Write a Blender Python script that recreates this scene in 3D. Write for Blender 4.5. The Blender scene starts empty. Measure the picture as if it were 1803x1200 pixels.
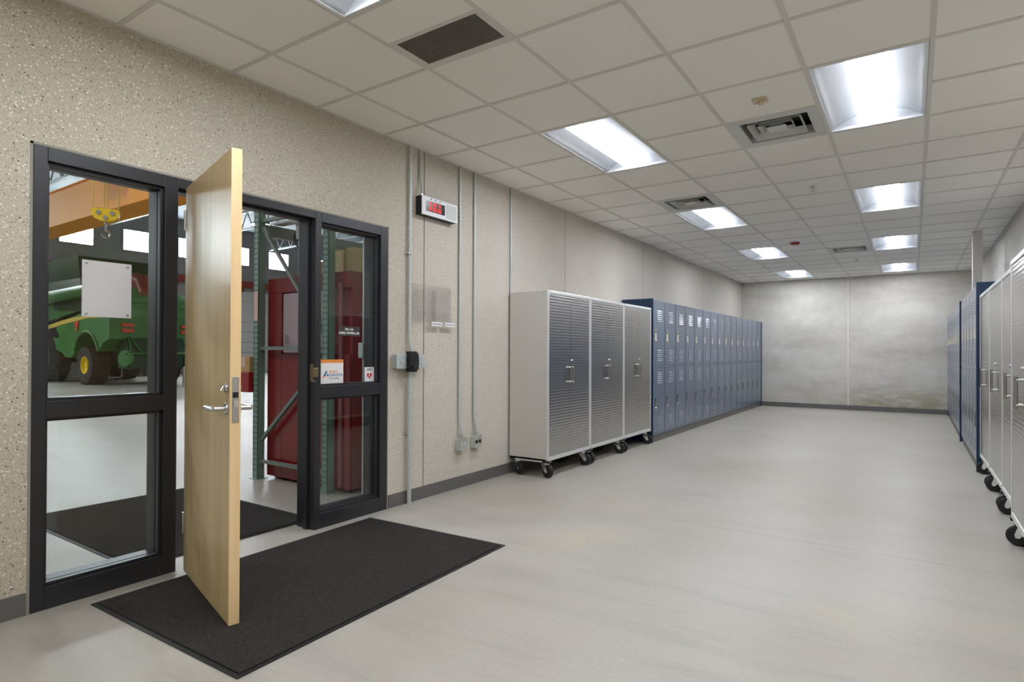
import bpy, bmesh, math, random
from mathutils import Vector, Matrix
random.seed(7)
S = bpy.context.scene
COL = S.collection
PI = math.pi

# ------------------------------------------------------------------ camera, world, exposure
CAM = (3.3627, -3.8094, 1.2087)
YAW, PITCH, ROLL = math.radians(34.0355), math.radians(0.3787), math.radians(0.2244)
cam_d = bpy.data.cameras.new('camera')
cam = bpy.data.objects.new('camera', cam_d)
COL.objects.link(cam)
fwd = Vector((-math.sin(YAW) * math.cos(PITCH), math.cos(YAW) * math.cos(PITCH), math.sin(PITCH)))
ri0 = Vector((math.cos(YAW), math.sin(YAW), 0))
up0 = ri0.cross(fwd)
rgt = ri0 * math.cos(ROLL) + up0 * math.sin(ROLL)
upv = -ri0 * math.sin(ROLL) + up0 * math.cos(ROLL)
M3 = Matrix((rgt, upv, -fwd)).transposed()
cam.matrix_world = Matrix.Translation(CAM) @ M3.to_4x4()
cam_d.sensor_width = 36.0
cam_d.lens = 1044.7 * 36 / 1803
cam_d.shift_y = 13.36 / 1803
cam_d.clip_start = 0.05
cam_d.clip_end = 200
S.camera = cam

w = bpy.data.worlds.new('world')
S.world = w
w.use_nodes = True
w.node_tree.nodes['Background'].inputs[0].default_value = (0.75, 0.86, 1.0, 1)
w.node_tree.nodes['Background'].inputs[1].default_value = 0.3
S.view_settings.view_transform = 'Standard'
S.view_settings.look = 'None'
S.view_settings.exposure = 0.0
S.view_settings.gamma = 1
S.view_settings.use_curve_mapping = False
S.cycles.max_bounces = 12
S.cycles.diffuse_bounces = 10
S.cycles.glossy_bounces = 4
S.cycles.transparent_max_bounces = 12
S.cycles.caustics_reflective = False
S.cycles.caustics_refractive = False
S.cycles.sample_clamp_indirect = 10

TROFFER_STRENGTH = 35.5
SHOP_WINDOW_STRENGTH = 70.0
ADDED_LAMP_STRENGTH = 110.0

# ------------------------------------------------------------------ room dimensions
H = 2.864            # ceiling
XR = 4.38            # right wall
YF = 10.858          # far wall
YB = -8.2            # wall behind the camera
T = 0.6096           # ceiling grid
GX = 0.4027          # first grid line from the left wall
SX, SY0, SY1, SZ = -28.0, -10.0, 24.0, 8.0   # workshop beyond the left wall
WT = 0.18            # left wall thickness


def lin(c):
    c = c / 255.0
    return c / 12.92 if c <= 0.04045 else ((c + 0.055) / 1.055) ** 2.4


def rgb(r, g, b):
    return (lin(r), lin(g), lin(b), 1.0)


# ------------------------------------------------------------------ materials
def mat(name, col, rough=0.5, metal=0.0, emit=None, strength=0.0, coat=0.0, spec=None, coat_rough=0.1):
    m = bpy.data.materials.new(name)
    m.use_nodes = True
    b = m.node_tree.nodes['Principled BSDF']
    b.inputs['Base Color'].default_value = col
    b.inputs['Roughness'].default_value = rough
    b.inputs['Metallic'].default_value = metal
    if coat:
        b.inputs['Coat Weight'].default_value = coat
        b.inputs['Coat Roughness'].default_value = coat_rough
    if spec is not None:
        b.inputs['Specular IOR Level'].default_value = spec
    if emit:
        b.inputs['Emission Color'].default_value = emit
        b.inputs['Emission Strength'].default_value = strength
    return m


class NT:
    def __init__(s, m):
        s.t = m.node_tree
        s.b = s.t.nodes['Principled BSDF']

    def n(s, kind, **kw):
        nd = s.t.nodes.new(kind)
        for k, v in kw.items():
            if hasattr(nd, k):
                setattr(nd, k, v)
            else:
                nd.inputs[k.replace('_', ' ')].default_value = v
        return nd

    def l(s, a, b):
        s.t.links.new(a, b)

    def coord(s, scale=(1, 1, 1)):
        tc = s.n('ShaderNodeTexCoord')
        mp = s.n('ShaderNodeMapping')
        mp.inputs['Scale'].default_value = scale
        s.l(tc.outputs['Object'], mp.inputs['Vector'])
        return mp.outputs['Vector']

    def noise(s, vec, scale, detail=4, rough=0.5):
        nd = s.n('ShaderNodeTexNoise')
        nd.inputs['Scale'].default_value = scale
        nd.inputs['Detail'].default_value = detail
        nd.inputs['Roughness'].default_value = rough
        s.l(vec, nd.inputs['Vector'])
        return nd.outputs['Fac']

    def ramp(s, fac, stops):
        nd = s.n('ShaderNodeValToRGB')
        cr = nd.color_ramp
        while len(cr.elements) < len(stops):
            cr.elements.new(0.5)
        for e, (p, c) in zip(cr.elements, stops):
            e.position = p
            e.color = c if len(c) == 4 else (*c, 1)
        s.l(fac, nd.inputs['Fac'])
        return nd.outputs['Color']

    def mix(s, fac, a, b, mode='MIX'):
        nd = s.n('ShaderNodeMix')
        nd.data_type = 'RGBA'
        nd.blend_type = mode
        for sock, v in ((nd.inputs[0], fac), (nd.inputs[6], a), (nd.inputs[7], b)):
            if hasattr(v, 'default_value') or isinstance(v, bpy.types.NodeSocket):
                s.l(v, sock)
            else:
                sock.default_value = v
        return nd.outputs[2]

    def math(s, op, a, b=None):
        nd = s.n('ShaderNodeMath')
        nd.operation = op
        for i, v in enumerate((a, b)):
            if v is None:
                continue
            if isinstance(v, bpy.types.NodeSocket):
                s.l(v, nd.inputs[i])
            else:
                nd.inputs[i].default_value = v
        return nd.outputs[0]

    def bump(s, h, strength=0.2, dist=0.01):
        nd = s.n('ShaderNodeBump')
        nd.inputs['Strength'].default_value = strength
        nd.inputs['Distance'].default_value = dist
        s.l(h, nd.inputs['Height'])
        s.l(nd.outputs[0], s.b.inputs['Normal'])


def G(v):
    return (v, v, v, 1)


def mat_aggregate():
    m = mat('exposed_aggregate_concrete', rgb(182, 175, 160), 0.85, spec=0.25)
    t = NT(m)
    v = t.coord()
    big = t.noise(v, 0.9, 5)
    fine = t.noise(v, 90, 3, 0.6)
    base = t.ramp(big, [(0.3, rgb(202, 194, 183)), (0.7, rgb(216, 209, 199))])
    # base turns darker and browner, stones stronger, towards the door end of the wall
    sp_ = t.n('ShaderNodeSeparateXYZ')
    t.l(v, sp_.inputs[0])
    door_end_ramp = t.ramp(t.math('MULTIPLY_ADD', sp_.outputs[1], 0.25), [(0.0, G(1.0)), (1.0, G(0.0))])
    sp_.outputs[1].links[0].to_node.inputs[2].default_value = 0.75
    base = t.mix(door_end_ramp, base, t.ramp(big, [(0.3, rgb(188, 178, 158)), (0.7, rgb(204, 194, 177))]))
    sparse = t.math('MULTIPLY_ADD', door_end_ramp, 0.6)
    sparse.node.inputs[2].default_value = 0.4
    base = t.mix(1.0, base, t.ramp(fine, [(0.3, G(0.86)), (0.7, G(1.08))]), 'MULTIPLY')
    # stones: light, dark and tan, rarer along the smoother far panels
    for sc, lo, col, seed in ((75, 0.90, rgb(232, 226, 214), 0.0), (62, 0.95, rgb(104, 96, 88), 3.1), (130, 0.80, rgb(222, 215, 202), 7.7), (95, 0.84, rgb(158, 149, 133), 5.2)):
        mp = t.n('ShaderNodeMapping')
        mp.inputs['Location'].default_value = (seed, seed, seed)
        t.l(v, mp.inputs['Vector'])
        vo = t.n('ShaderNodeTexVoronoi')
        vo.inputs['Scale'].default_value = sc
        t.l(mp.outputs[0], vo.inputs['Vector'])
        sep = t.n('ShaderNodeSeparateColor')
        t.l(vo.outputs['Color'], sep.inputs[0])
        pick = t.math('GREATER_THAN', sep.outputs[0], lo)
        near = t.math('LESS_THAN', vo.outputs['Distance'], 0.33)
        base = t.mix(t.math('MULTIPLY', t.math('MULTIPLY', pick, near), sparse), base, col)
    t.l(base, t.b.inputs['Base Color'])
    t.bump(fine, 0.35, 0.004)
    return m


def mat_cast_concrete():
    m = mat('cast_concrete', rgb(170, 165, 155), 0.7, spec=0.3)
    t = NT(m)
    v = t.coord((1, 1, 1))
    vs = t.coord((0.45, 0.45, 1.6))
    a = t.noise(vs, 1.3, 6, 0.6)
    b = t.noise(v, 5.0, 5, 0.65)
    c = t.ramp(a, [(0.25, rgb(182, 175, 164)), (0.5, rgb(206, 201, 193)), (0.75, rgb(216, 212, 206))])
    c = t.mix(0.6, c, t.ramp(b, [(0.3, G(0.82)), (0.7, G(1.05))]), 'MULTIPLY')
    # yellow brown damp stains low on the right half of the wall
    tc = t.n('ShaderNodeTexCoord')
    sx = t.n('ShaderNodeSeparateXYZ')
    t.l(tc.outputs['Object'], sx.inputs[0])
    low = t.math('MULTIPLY', t.math('LESS_THAN', sx.outputs[2], 9.0), t.ramp(sx.outputs[2], [(0.05, G(0.9)), (0.38, G(0.6)), (0.6, G(0.0))]))
    right = t.ramp(t.math('MULTIPLY', sx.outputs[0], 0.25), [(0.5, G(0.25)), (0.6, G(1.0))])
    pat = t.ramp(t.noise(t.coord((0.8, 1, 3.0)), 2.3, 5, 0.7), [(0.36, G(0)), (0.56, G(0.8))])
    f = t.math('MULTIPLY', t.math('MULTIPLY', low, right), pat)
    c = t.mix(f, c, rgb(140, 131, 88))
    t.l(c, t.b.inputs['Base Color'])
    t.bump(b, 0.12, 0.01)
    return m


def mat_floor():
    m = mat('sealed_concrete_floor', rgb(190, 187, 178), 0.42, spec=0.4)
    t = NT(m)
    v = t.coord()
    vs = t.coord((0.35, 2.2, 1))
    a = t.noise(v, 0.55, 6, 0.55)
    s = t.noise(vs, 2.6, 6, 0.65)
    g = t.noise(v, 45, 4, 0.6)
    c = t.ramp(a, [(0.3, rgb(160, 153, 138)), (0.5, rgb(170, 164, 154)), (0.72, rgb(175, 170, 163))])
    c = t.mix(1.0, c, t.ramp(s, [(0.3, G(0.86)), (0.5, G(1.0)), (0.75, G(1.05))]), 'MULTIPLY')
    c = t.mix(1.0, c, t.ramp(g, [(0.25, G(0.93)), (0.75, G(1.05))]), 'MULTIPLY')
    # tan stain patches
    st = t.ramp(t.noise(v, 0.9, 3, 0.5), [(0.6, G(0)), (0.78, G(0.35))])
    c = t.mix(st, c, rgb(188, 178, 140))
    t.l(c, t.b.inputs['Base Color'])
    r = t.ramp(s, [(0.3, G(0.36)), (0.7, G(0.50))])
    t.l(r, t.b.inputs['Roughness'])
    return m


def mat_noise(name, c1, c2, scale, rough=0.6, bump=0.0, metal=0.0, stretch=(1, 1, 1), spec=None, coat=0.0):
    m = mat(name, c1, rough, metal, spec=spec, coat=coat)
    t = NT(m)
    n = t.noise(t.coord(stretch), scale, 5, 0.6)
    t.l(t.ramp(n, [(0.3, c1), (0.7, c2)]), t.b.inputs['Base Color'])
    if bump:
        t.bump(n, bump, 0.004)
    return m


def mat_wood(name, c1, c2):
    m = mat(name, c1, 0.4, spec=0.45)
    t = NT(m)
    v = t.coord((6, 6, 0.45))
    n = t.noise(v, 2.5, 6, 0.6)
    n2 = t.noise(t.coord((40, 40, 1.2)), 3, 3, 0.6)
    c = t.ramp(n, [(0.3, c1), (0.7, c2)])
    c = t.mix(0.2, c, t.ramp(n2, [(0.3, G(0.8)), (0.7, G(1.1))]), 'MULTIPLY')
    t.l(c, t.b.inputs['Base Color'])
    return m


def mat_glass(name, tint=(0.95, 0.975, 0.97, 1), refl=0.035):
    m = bpy.data.materials.new(name)
    m.use_nodes = True
    nt = m.node_tree
    nt.nodes.remove(nt.nodes['Principled BSDF'])
    out = nt.nodes['Material Output']
    tr = nt.nodes.new('ShaderNodeBsdfTransparent')
    tr.inputs[0].default_value = tint
    gl = nt.nodes.new('ShaderNodeBsdfGlossy')
    gl.inputs['Roughness'].default_value = 0.02
    lw = nt.nodes.new('ShaderNodeLayerWeight')
    lw.inputs[0].default_value = 0.5
    p = nt.nodes.new('ShaderNodeMath')
    p.operation = 'POWER'
    p.inputs[1].default_value = 4.0
    nt.links.new(lw.outputs['Facing'], p.inputs[0])
    a = nt.nodes.new('ShaderNodeMath')
    a.operation = 'MULTIPLY_ADD'
    a.inputs[1].default_value = 0.5
    a.inputs[2].default_value = refl
    nt.links.new(p.outputs[0], a.inputs[0])
    mx = nt.nodes.new('ShaderNodeMixShader')
    nt.links.new(a.outputs[0], mx.inputs[0])
    nt.links.new(tr.outputs[0], mx.inputs[1])
    nt.links.new(gl.outputs[0], mx.inputs[2])
    nt.links.new(mx.outputs[0], out.inputs['Surface'])
    return m


M = {}
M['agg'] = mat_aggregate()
M['cast'] = mat_cast_concrete()
M['floor'] = mat_floor()
M['tile'] = mat_noise('acoustic_tile', rgb(243, 241, 236), rgb(247, 245, 240), 140, 0.95, 0.1, spec=0.1)
M['grid'] = mat('ceiling_grid_enamel', rgb(216, 213, 207), 0.5)
M['white'] = mat('white_enamel', rgb(238, 240, 243), 0.45)
M['lens'] = mat('lit_diffuser', rgb(245, 248, 255), 0.6, emit=(0.925, 0.975, 1.05, 1), strength=TROFFER_STRENGTH)
M['lens_side'] = mat('dim_diffuser_side', rgb(245, 248, 255), 0.6, emit=(0.92, 0.965, 1.03, 1), strength=2.2)
M['reflector_pan'] = mat('troffer_reflector', rgb(226, 229, 234), 0.5)
M['frame'] = mat('charcoal_frame_paint', rgb(40, 40, 43), 0.38, spec=0.5)
M['caulk'] = mat('grey_caulk', rgb(150, 146, 136), 0.8)
M['base'] = mat('vinyl_base', rgb(102, 99, 97), 0.5)
M['joint'] = mat('panel_joint_caulk', rgb(176, 172, 162), 0.8)
M['joint_dark'] = mat('panel_joint_dark', rgb(120, 114, 102), 0.9)  # dark colour of the thin joint by the conduits
M['glass'] = mat_glass('clear_glass')
M['acrylic'] = mat_glass('clear_acrylic', (0.985, 0.985, 0.985, 1), 0.03)
M['wood'] = mat_wood('maple_veneer', rgb(186, 160, 112), rgb(206, 182, 134))
M['wood_edge'] = mat_wood('maple_edge', rgb(236, 200, 145), rgb(246, 214, 165))
M['chrome'] = mat('satin_stainless', rgb(200, 198, 194), 0.25, 1.0)
M['bright'] = mat('polished_steel', rgb(225, 225, 222), 0.12, 1.0)
M['galv'] = mat_noise('galvanised_steel', rgb(186, 194, 192), rgb(206, 212, 210), 60, 0.4, 0, 0.3)
M['black'] = mat('black_plastic', rgb(24, 24, 26), 0.45)
M['rubber'] = mat('black_rubber', rgb(20, 19, 20), 0.6)
M['mat_pile'] = mat_noise('charcoal_carpet_pile', rgb(32, 30, 29), rgb(68, 63, 61), 190, 1.0, 0.5, spec=0.05)
M['cab_side'] = mat('silver_powder_coat', rgb(206, 202, 196), 0.45, 0.2)
M['cab_frame'] = mat('brushed_aluminium', rgb(230, 229, 228), 0.35, 0.6)
M['stainless'] = mat('ribbed_stainless', rgb(188, 185, 182), 0.24, 1.0)
M['locker'] = mat('blue_locker_enamel', rgb(70, 90, 116), 0.3, coat=0.9, coat_rough=0.3, spec=0.6)
M['navy'] = mat('navy_panel_enamel', rgb(22, 52, 84), 0.35)
M['cup_shade'] = mat('latch_cup_shade', rgb(30, 38, 50), 0.6)  # dark colour puts the latch recess shade on a flat plate
M['column'] = mat('white_painted_steel', rgb(214, 208, 202), 0.5)
M['cast_light'] = mat('pale_joint_filler', rgb(222, 217, 208), 0.8)
M['latch_glint'] = mat('latch_glint_cream', rgb(236, 226, 206), 0.35)  # cream paints the light glinting off the upper stainless latches
M['red_led'] = mat('red_led', rgb(200, 30, 30), 0.5, emit=(1.0, 0.06, 0.05, 1), strength=0.8)
M['led_back'] = mat('led_window', rgb(36, 12, 12), 0.2)
M['paper'] = mat('white_paper', rgb(236, 232, 232), 0.7)
M['notice'] = bpy.data.materials.new('translucent_paper')
M['notice'].use_nodes = True
_t = M['notice'].node_tree
_t.nodes.remove(_t.nodes['Principled BSDF'])
_d, _l, _m = _t.nodes.new('ShaderNodeBsdfDiffuse'), _t.nodes.new('ShaderNodeBsdfTranslucent'), _t.nodes.new('ShaderNodeMixShader')
_d.inputs[0].default_value = rgb(246, 243, 243)
_l.inputs[0].default_value = rgb(250, 247, 247)
_m.inputs[0].default_value = 0.45
_t.links.new(_d.outputs[0], _m.inputs[1])
_t.links.new(_l.outputs[0], _m.inputs[2])
_t.links.new(_m.outputs[0], _t.nodes['Material Output'].inputs['Surface'])
M['text_white'] = mat('white_lettering', rgb(235, 235, 235), 0.6)
M['sign_dark'] = mat('dark_sign_plate', rgb(62, 55, 52), 0.4)
M['orange'] = mat('orange_print', rgb(236, 142, 62), 0.6)
M['blue_print'] = mat('blue_print', rgb(52, 112, 150), 0.6)
M['red_print'] = mat('red_print', rgb(200, 40, 48), 0.6)
M['dark_print'] = mat('dark_print', rgb(60, 62, 70), 0.6)
M['fire_red'] = mat('fire_alarm_red', rgb(150, 36, 26), 0.35)
M['vent'] = mat('vent_enamel', rgb(208, 210, 206), 0.5)
M['vent_dark'] = mat('duct_interior', rgb(30, 30, 28), 0.9)
M['grille'] = mat('grille_bars', rgb(118, 112, 102), 0.6)
M['brass'] = mat('dull_brass', rgb(150, 138, 104), 0.35, 0.9)
M['shop_wall'] = mat_noise('workshop_concrete', rgb(140, 140, 140), rgb(156, 154, 152), 1.5, 0.85)
M['shop_ceil'] = mat('workshop_deck', rgb(70, 78, 84), 0.7)
M['shop_steel'] = mat('joist_steel', rgb(120, 126, 128), 0.5, 0.3)
M['daylight'] = mat('daylit_pane', rgb(240, 246, 255), 0.5, emit=(0.86, 0.94, 1.0, 1), strength=SHOP_WINDOW_STRENGTH)
M['added_lamp'] = mat('added_lamp_disc', rgb(240, 246, 255), 0.5, emit=(0.95, 0.97, 1.0, 1), strength=ADDED_LAMP_STRENGTH)
M['dock'] = mat('white_sectional_door', rgb(196, 198, 196), 0.5)
M['green'] = mat_noise('harvester_green', rgb(44, 104, 44), rgb(66, 132, 58), 1.2, 0.5, coat=0.1)
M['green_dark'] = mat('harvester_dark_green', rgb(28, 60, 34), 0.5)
M['yellow'] = mat('harvester_yellow', rgb(240, 208, 40), 0.4)
M['stripe'] = mat('yellow_stripe', rgb(214, 190, 84), 0.5)
M['tyre'] = mat_noise('tyre_rubber', rgb(44, 38, 38), rgb(62, 54, 52), 6, 0.85, 0.2)
M['reflector'] = mat('orange_reflector', rgb(226, 70, 40), 0.4)
M['crane'] = mat('crane_amber_paint', rgb(226, 150, 44), 0.6, spec=0.15)
M['hook_yellow'] = mat('hook_block_yellow', rgb(242, 204, 24), 0.4)
M['rack'] = mat('rack_green', rgb(122, 152, 140), 0.5)
M['rack_dark'] = mat('rack_hole', rgb(20, 28, 28), 0.8)
M['brace'] = mat('rack_brace_grey_green', rgb(118, 134, 126), 0.45)
M['bin_red'] = mat_noise('dark_red_enamel', rgb(122, 22, 28), rgb(138, 34, 36), 2.0, 0.25, coat=0.4)
M['bin_panel'] = mat('pale_pink_grey_panel', rgb(186, 168, 176), 0.3)
M['pipe_pink'] = mat('dusty_red_pipe', rgb(150, 92, 92), 0.4)
M['carton'] = mat('cardboard', rgb(196, 160, 110), 0.8)
M['cream'] = mat('cream_sack', rgb(206, 192, 150), 0.9)
M['red_box'] = mat('red_box_paint', rgb(150, 20, 20), 0.4)
M['rail_red'] = mat('rust_red_rail', rgb(140, 60, 48), 0.5)
M['sensor'] = mat('ivory_plastic', rgb(206, 190, 160), 0.5)
M['strap_pale'] = mat('pale_pink_label', rgb(226, 190, 186), 0.7)


# ------------------------------------------------------------------ mesh building
class MB:
    def __init__(s):
        s.v, s.f, s.sm, s.mi = [], [], [], []

    def add(s, vs, fs, smooth=False, mi=0, mtx=None):
        o = len(s.v)
        for q in vs:
            q = Vector(q)
            if mtx is not None:
                q = mtx @ q
            s.v.append(q)
        for f in fs:
            s.f.append([i + o for i in f])
            s.sm.append(smooth)
            s.mi.append(mi)
        return s

    def box(s, x0, y0, z0, x1, y1, z1, mi=0, mtx=None):
        if x0 > x1: x0, x1 = x1, x0
        if y0 > y1: y0, y1 = y1, y0
        if z0 > z1: z0, z1 = z1, z0
        vs = [(x0, y0, z0), (x1, y0, z0), (x1, y1, z0), (x0, y1, z0), (x0, y0, z1), (x1, y0, z1), (x1, y1, z1), (x0, y1, z1)]
        fs = [(0, 3, 2, 1), (4, 5, 6, 7), (0, 1, 5, 4), (1, 2, 6, 5), (2, 3, 7, 6), (3, 0, 4, 7)]
        return s.add(vs, fs, False, mi, mtx)

    def rings(s, rings, closed=False, caps=True, smooth=True, mi=0):
        n = len(rings[0])
        vs, fs = [], []
        for r in rings:
            vs += list(r)
        k = len(rings)
        for i in range(k if closed else k - 1):
            a, b = i * n, ((i + 1) % k) * n
            for j in range(n):
                fs.append((a + j, a + (j + 1) % n, b + (j + 1) % n, b + j))
        s.add(vs, fs, smooth, mi)
        if caps and not closed:
            s.add(rings[0], [tuple(reversed(range(n)))], False, mi)
            s.add(rings[-1], [tuple(range(n))], False, mi)
        return s

    def tube(s, pts, r, seg=12, caps=True, mi=0, radii=None):
        pts = [Vector(p) for p in pts]
        rings = []
        prev = None
        for i, p in enumerate(pts):
            if i == 0: d = pts[1] - p
            elif i == len(pts) - 1: d = p - pts[i - 1]
            else: d = (pts[i + 1] - p).normalized() + (p - pts[i - 1]).normalized()
            d.normalize()
            if prev is None:
                a = Vector((0, 0, 1)) if abs(d.z) < 0.9 else Vector((1, 0, 0))
                u = d.cross(a).normalized()
            else:
                u = (prev - d * prev.dot(d)).normalized()
            prev = u
            v = d.cross(u)
            rr = radii[i] if radii else r
            rings.append([p + (u * math.cos(t * 2 * PI / seg) + v * math.sin(t * 2 * PI / seg)) * rr for t in range(seg)])
        return s.rings(rings, caps=caps, mi=mi)

    def bar(s, p0, p1, w, h, mi=0):
        p0, p1 = Vector(p0), Vector(p1)
        d = (p1 - p0).normalized()
        a = Vector((0, 0, 1)) if abs(d.z) < 0.9 else Vector((0, 1, 0))
        u = d.cross(a).normalized()
        v = u.cross(d).normalized()
        q = [(-w / 2, -h / 2), (w / 2, -h / 2), (w / 2, h / 2), (-w / 2, h / 2)]
        vs = [p0 + u * x + v * y for x, y in q] + [p1 + u * x + v * y for x, y in q]
        fs = [(0, 3, 2, 1), (4, 5, 6, 7), (0, 1, 5, 4), (1, 2, 6, 5), (2, 3, 7, 6), (3, 0, 4, 7)]
        return s.add(vs, fs, False, mi)

    def lathe(s, prof, origin, axis, seg=24, mi=0, smooth=True):
        """prof: list of (radius, distance along axis)."""
        o = Vector(origin)
        d = Vector(axis).normalized()
        a = Vector((0, 0, 1)) if abs(d.z) < 0.9 else Vector((1, 0, 0))
        u = d.cross(a).normalized()
        v = d.cross(u)
        rings = [[o + d * h + (u * math.cos(t * 2 * PI / seg) + v * math.sin(t * 2 * PI / seg)) * max(r, 1e-4) for t in range(seg)] for r, h in prof]
        n = seg
        # separate segments keep hard profile corners crisp
        for i in range(len(rings) - 1):
            s.rings([rings[i], rings[i + 1]], caps=False, smooth=smooth, mi=mi)
        return s

    def prism(s, outline, axis, a0, a1, mi=0, smooth=False):
        """outline: 2D points; axis 'x','y','z' = extrusion axis."""
        def p3(q, a):
            if axis == 'y': return (q[0], a, q[1])
            if axis == 'x': return (a, q[0], q[1])
            return (q[0], q[1], a)
        n = len(outline)
        A = [p3(q, a0) for q in outline]
        B = [p3(q, a1) for q in outline]
        s.add(A, [tuple(range(n))], False, mi)
        s.add(B, [tuple(reversed(range(n)))], False, mi)
        s.add(A + B, [(i, i + n, (i + 1) % n + n, (i + 1) % n) for i in range(n)], smooth, mi)
        return s

    def build(s, name, m, parent=None, origin=None, bevel=0.0, fix=True):
        me = bpy.data.meshes.new(name)
        # parts of a root flagged world_origin are given in scene coordinates
        top = parent
        while top is not None and top.parent is not None:
            top = top.parent
        o = Vector(origin) if origin is not None else (top.location.copy() if top is not None and top.get('world_origin') else Vector((0, 0, 0)))
        me.from_pydata([tuple(q - o) for q in s.v], [], s.f)
        ms = m if isinstance(m, (list, tuple)) else [m]
        for x in ms:
            me.materials.append(M[x] if isinstance(x, str) else x)
        for p, sm, mi in zip(me.polygons, s.sm, s.mi):
            p.use_smooth = sm
            p.material_index = mi
        if fix:
            bm = bmesh.new()
            bm.from_mesh(me)
            bmesh.ops.recalc_face_normals(bm, faces=bm.faces)
            bm.to_mesh(me)
            bm.free()
        ob = bpy.data.objects.new(name, me)
        COL.objects.link(ob)
        if parent is not None:
            ob.parent = parent
        elif origin is not None:
            ob.location = o
        if bevel:
            b = ob.modifiers.new('bevel', 'BEVEL')
            b.width = bevel
            b.segments = 2
            b.limit_method = 'ANGLE'
            b.angle_limit = math.radians(50)
        return ob


def tag(o, label=None, cat=None, group=None, kind=None):
    if label: o['label'] = label
    if cat: o['category'] = cat
    if group: o['group'] = group
    if kind: o['kind'] = kind
    return o


def empty(name, loc=(0, 0, 0), rz=0.0, label=None, cat=None, group=None, kind=None):
    o = bpy.data.objects.new(name, None)
    o.empty_display_size = 0.1
    COL.objects.link(o)
    o.location = loc
    o.rotation_euler = (0, 0, rz)
    return tag(o, label, cat, group, kind)


def structure(name, mb, m, label=None, cat=None, **kw):
    o = mb.build(name, m, **kw)
    tag(o, label, cat, kind='structure')
    return o


def copy_tree(o, parent=None):
    c = o.copy()
    COL.objects.link(c)
    c.parent = parent
    for ch in list(o.children):
        copy_tree(ch, c)
    return c


FACE_X = Matrix(((0, 0, 1, 0), (1, 0, 0, 0), (0, 1, 0, 0), (0, 0, 0, 1)))   # text facing +x, reading towards +y


def text(name, body, size, m, parent, loc, align='CENTER', extrude=0.0004, bold=0.0, mtx=FACE_X, sx=1.0):
    cu = bpy.data.curves.new(name, 'FONT')
    cu.body = body
    cu.size = size
    cu.align_x = align
    cu.align_y = 'CENTER'
    cu.extrude = extrude
    cu.offset = bold
    tmp = bpy.data.objects.new(name + '_curve', cu)
    COL.objects.link(tmp)
    bpy.context.view_layer.update()
    dg = bpy.context.evaluated_depsgraph_get()
    me = bpy.data.meshes.new_from_object(tmp.evaluated_get(dg))
    bpy.data.objects.remove(tmp)
    me.transform(Matrix.Translation(loc) @ mtx @ Matrix.Diagonal((sx, 1, 1, 1)))
    me.materials.clear()
    me.materials.append(M[m])
    o = bpy.data.objects.new(name, me)
    COL.objects.link(o)
    o.parent = parent
    return o


# ------------------------------------------------------------------ shell of the corridor
OY0, OY1, OZ = -2.795, -0.542, 2.175           # storefront opening in the left wall
b = MB()
b.box(-WT, YB, 0, 0, OY0, SZ)
b.box(-WT, OY1, 0, 0, YF + 0.2, SZ)
b.box(-WT, OY0, OZ, 0, OY1, SZ)
b.box(-WT, SY0, 0, 0, YB, SZ)
b.box(-WT, YF + 0.2, 0, 0, SY1, SZ)
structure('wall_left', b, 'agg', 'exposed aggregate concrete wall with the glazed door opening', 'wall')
structure('wall_far', MB().box(0, YF, 0, XR, YF + 0.2, H + 0.3), 'cast', 'stained grey cast concrete wall closing the far end', 'wall')
structure('wall_right', MB().box(XR, YB, 0, XR + 0.2, YF + 0.2, H + 0.3), 'cast', 'concrete wall behind the right hand cabinets', 'wall')
structure('wall_back', MB().box(0, YB - 0.2, 0, XR + 0.2, YB, H + 0.3), 'cast', 'concrete wall behind the viewpoint', 'wall')
structure('floor', MB().box(SX - 0.2, SY0 - 0.2, -0.1, XR + 0.2, SY1 + 0.2, 0), 'floor', 'polished light grey concrete floor', 'floor')

# wall panel joints
b = MB()
for y, wd in ((2.267, 0.012), (4.677, 0.012), (7.733, 0.012)):
    b.box(0, y - wd / 2, 0.1, 0.0025, y + wd / 2, H)
structure('trim_1', b, 'joint', 'pale vertical caulk joints in the left wall', 'trim')
structure('trim_2', MB().box(0, -0.146, 0.1, 0.002, -0.138, H), 'joint_dark', 'dark thin vertical joint in the left wall by the conduits', 'trim')
b = MB()
b.box(2.195, YF - 0.012, 0.1, 2.225, YF, H)
structure('trim_3', b, 'cast_light', 'vertical joint in the middle of the far wall', 'trim')
# floor control joint
structure('trim_4', MB().box(0.0, 0.41, 0, XR, 0.414, 0.0006), 'joint', 'thin saw cut joint across the floor', 'trim')
# caulk ring round the storefront frame
b = MB()
b.box(-0.02, OY0, 0, 0.002, OY0 + 0.011, OZ)
b.box(-0.02, OY1 - 0.011, 0, 0.002, OY1, OZ)
b.box(-0.02, OY0, OZ - 0.011, 0.002, OY1, OZ)
structure('trim_5', b, 'caulk', 'grey caulk line around the dark door frame', 'trim')
# baseboards
structure('baseboard_left', MB().box(0, OY1 + 0.004, 0, 0.008, YF, 0.102).box(0, YB, 0, 0.008, OY0 - 0.004, 0.102), 'base', 'dark grey vinyl base along the left wall', 'baseboard')
structure('baseboard_far', MB().box(0.008, YF - 0.008, 0, XR, YF, 0.102), 'base', 'dark grey vinyl base along the far wall', 'baseboard')
structure('baseboard_right', MB().box(XR - 0.008, YB, 0, XR, YF - 0.008, 0.102), 'base', 'dark grey vinyl base along the right wall', 'baseboard')

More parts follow.
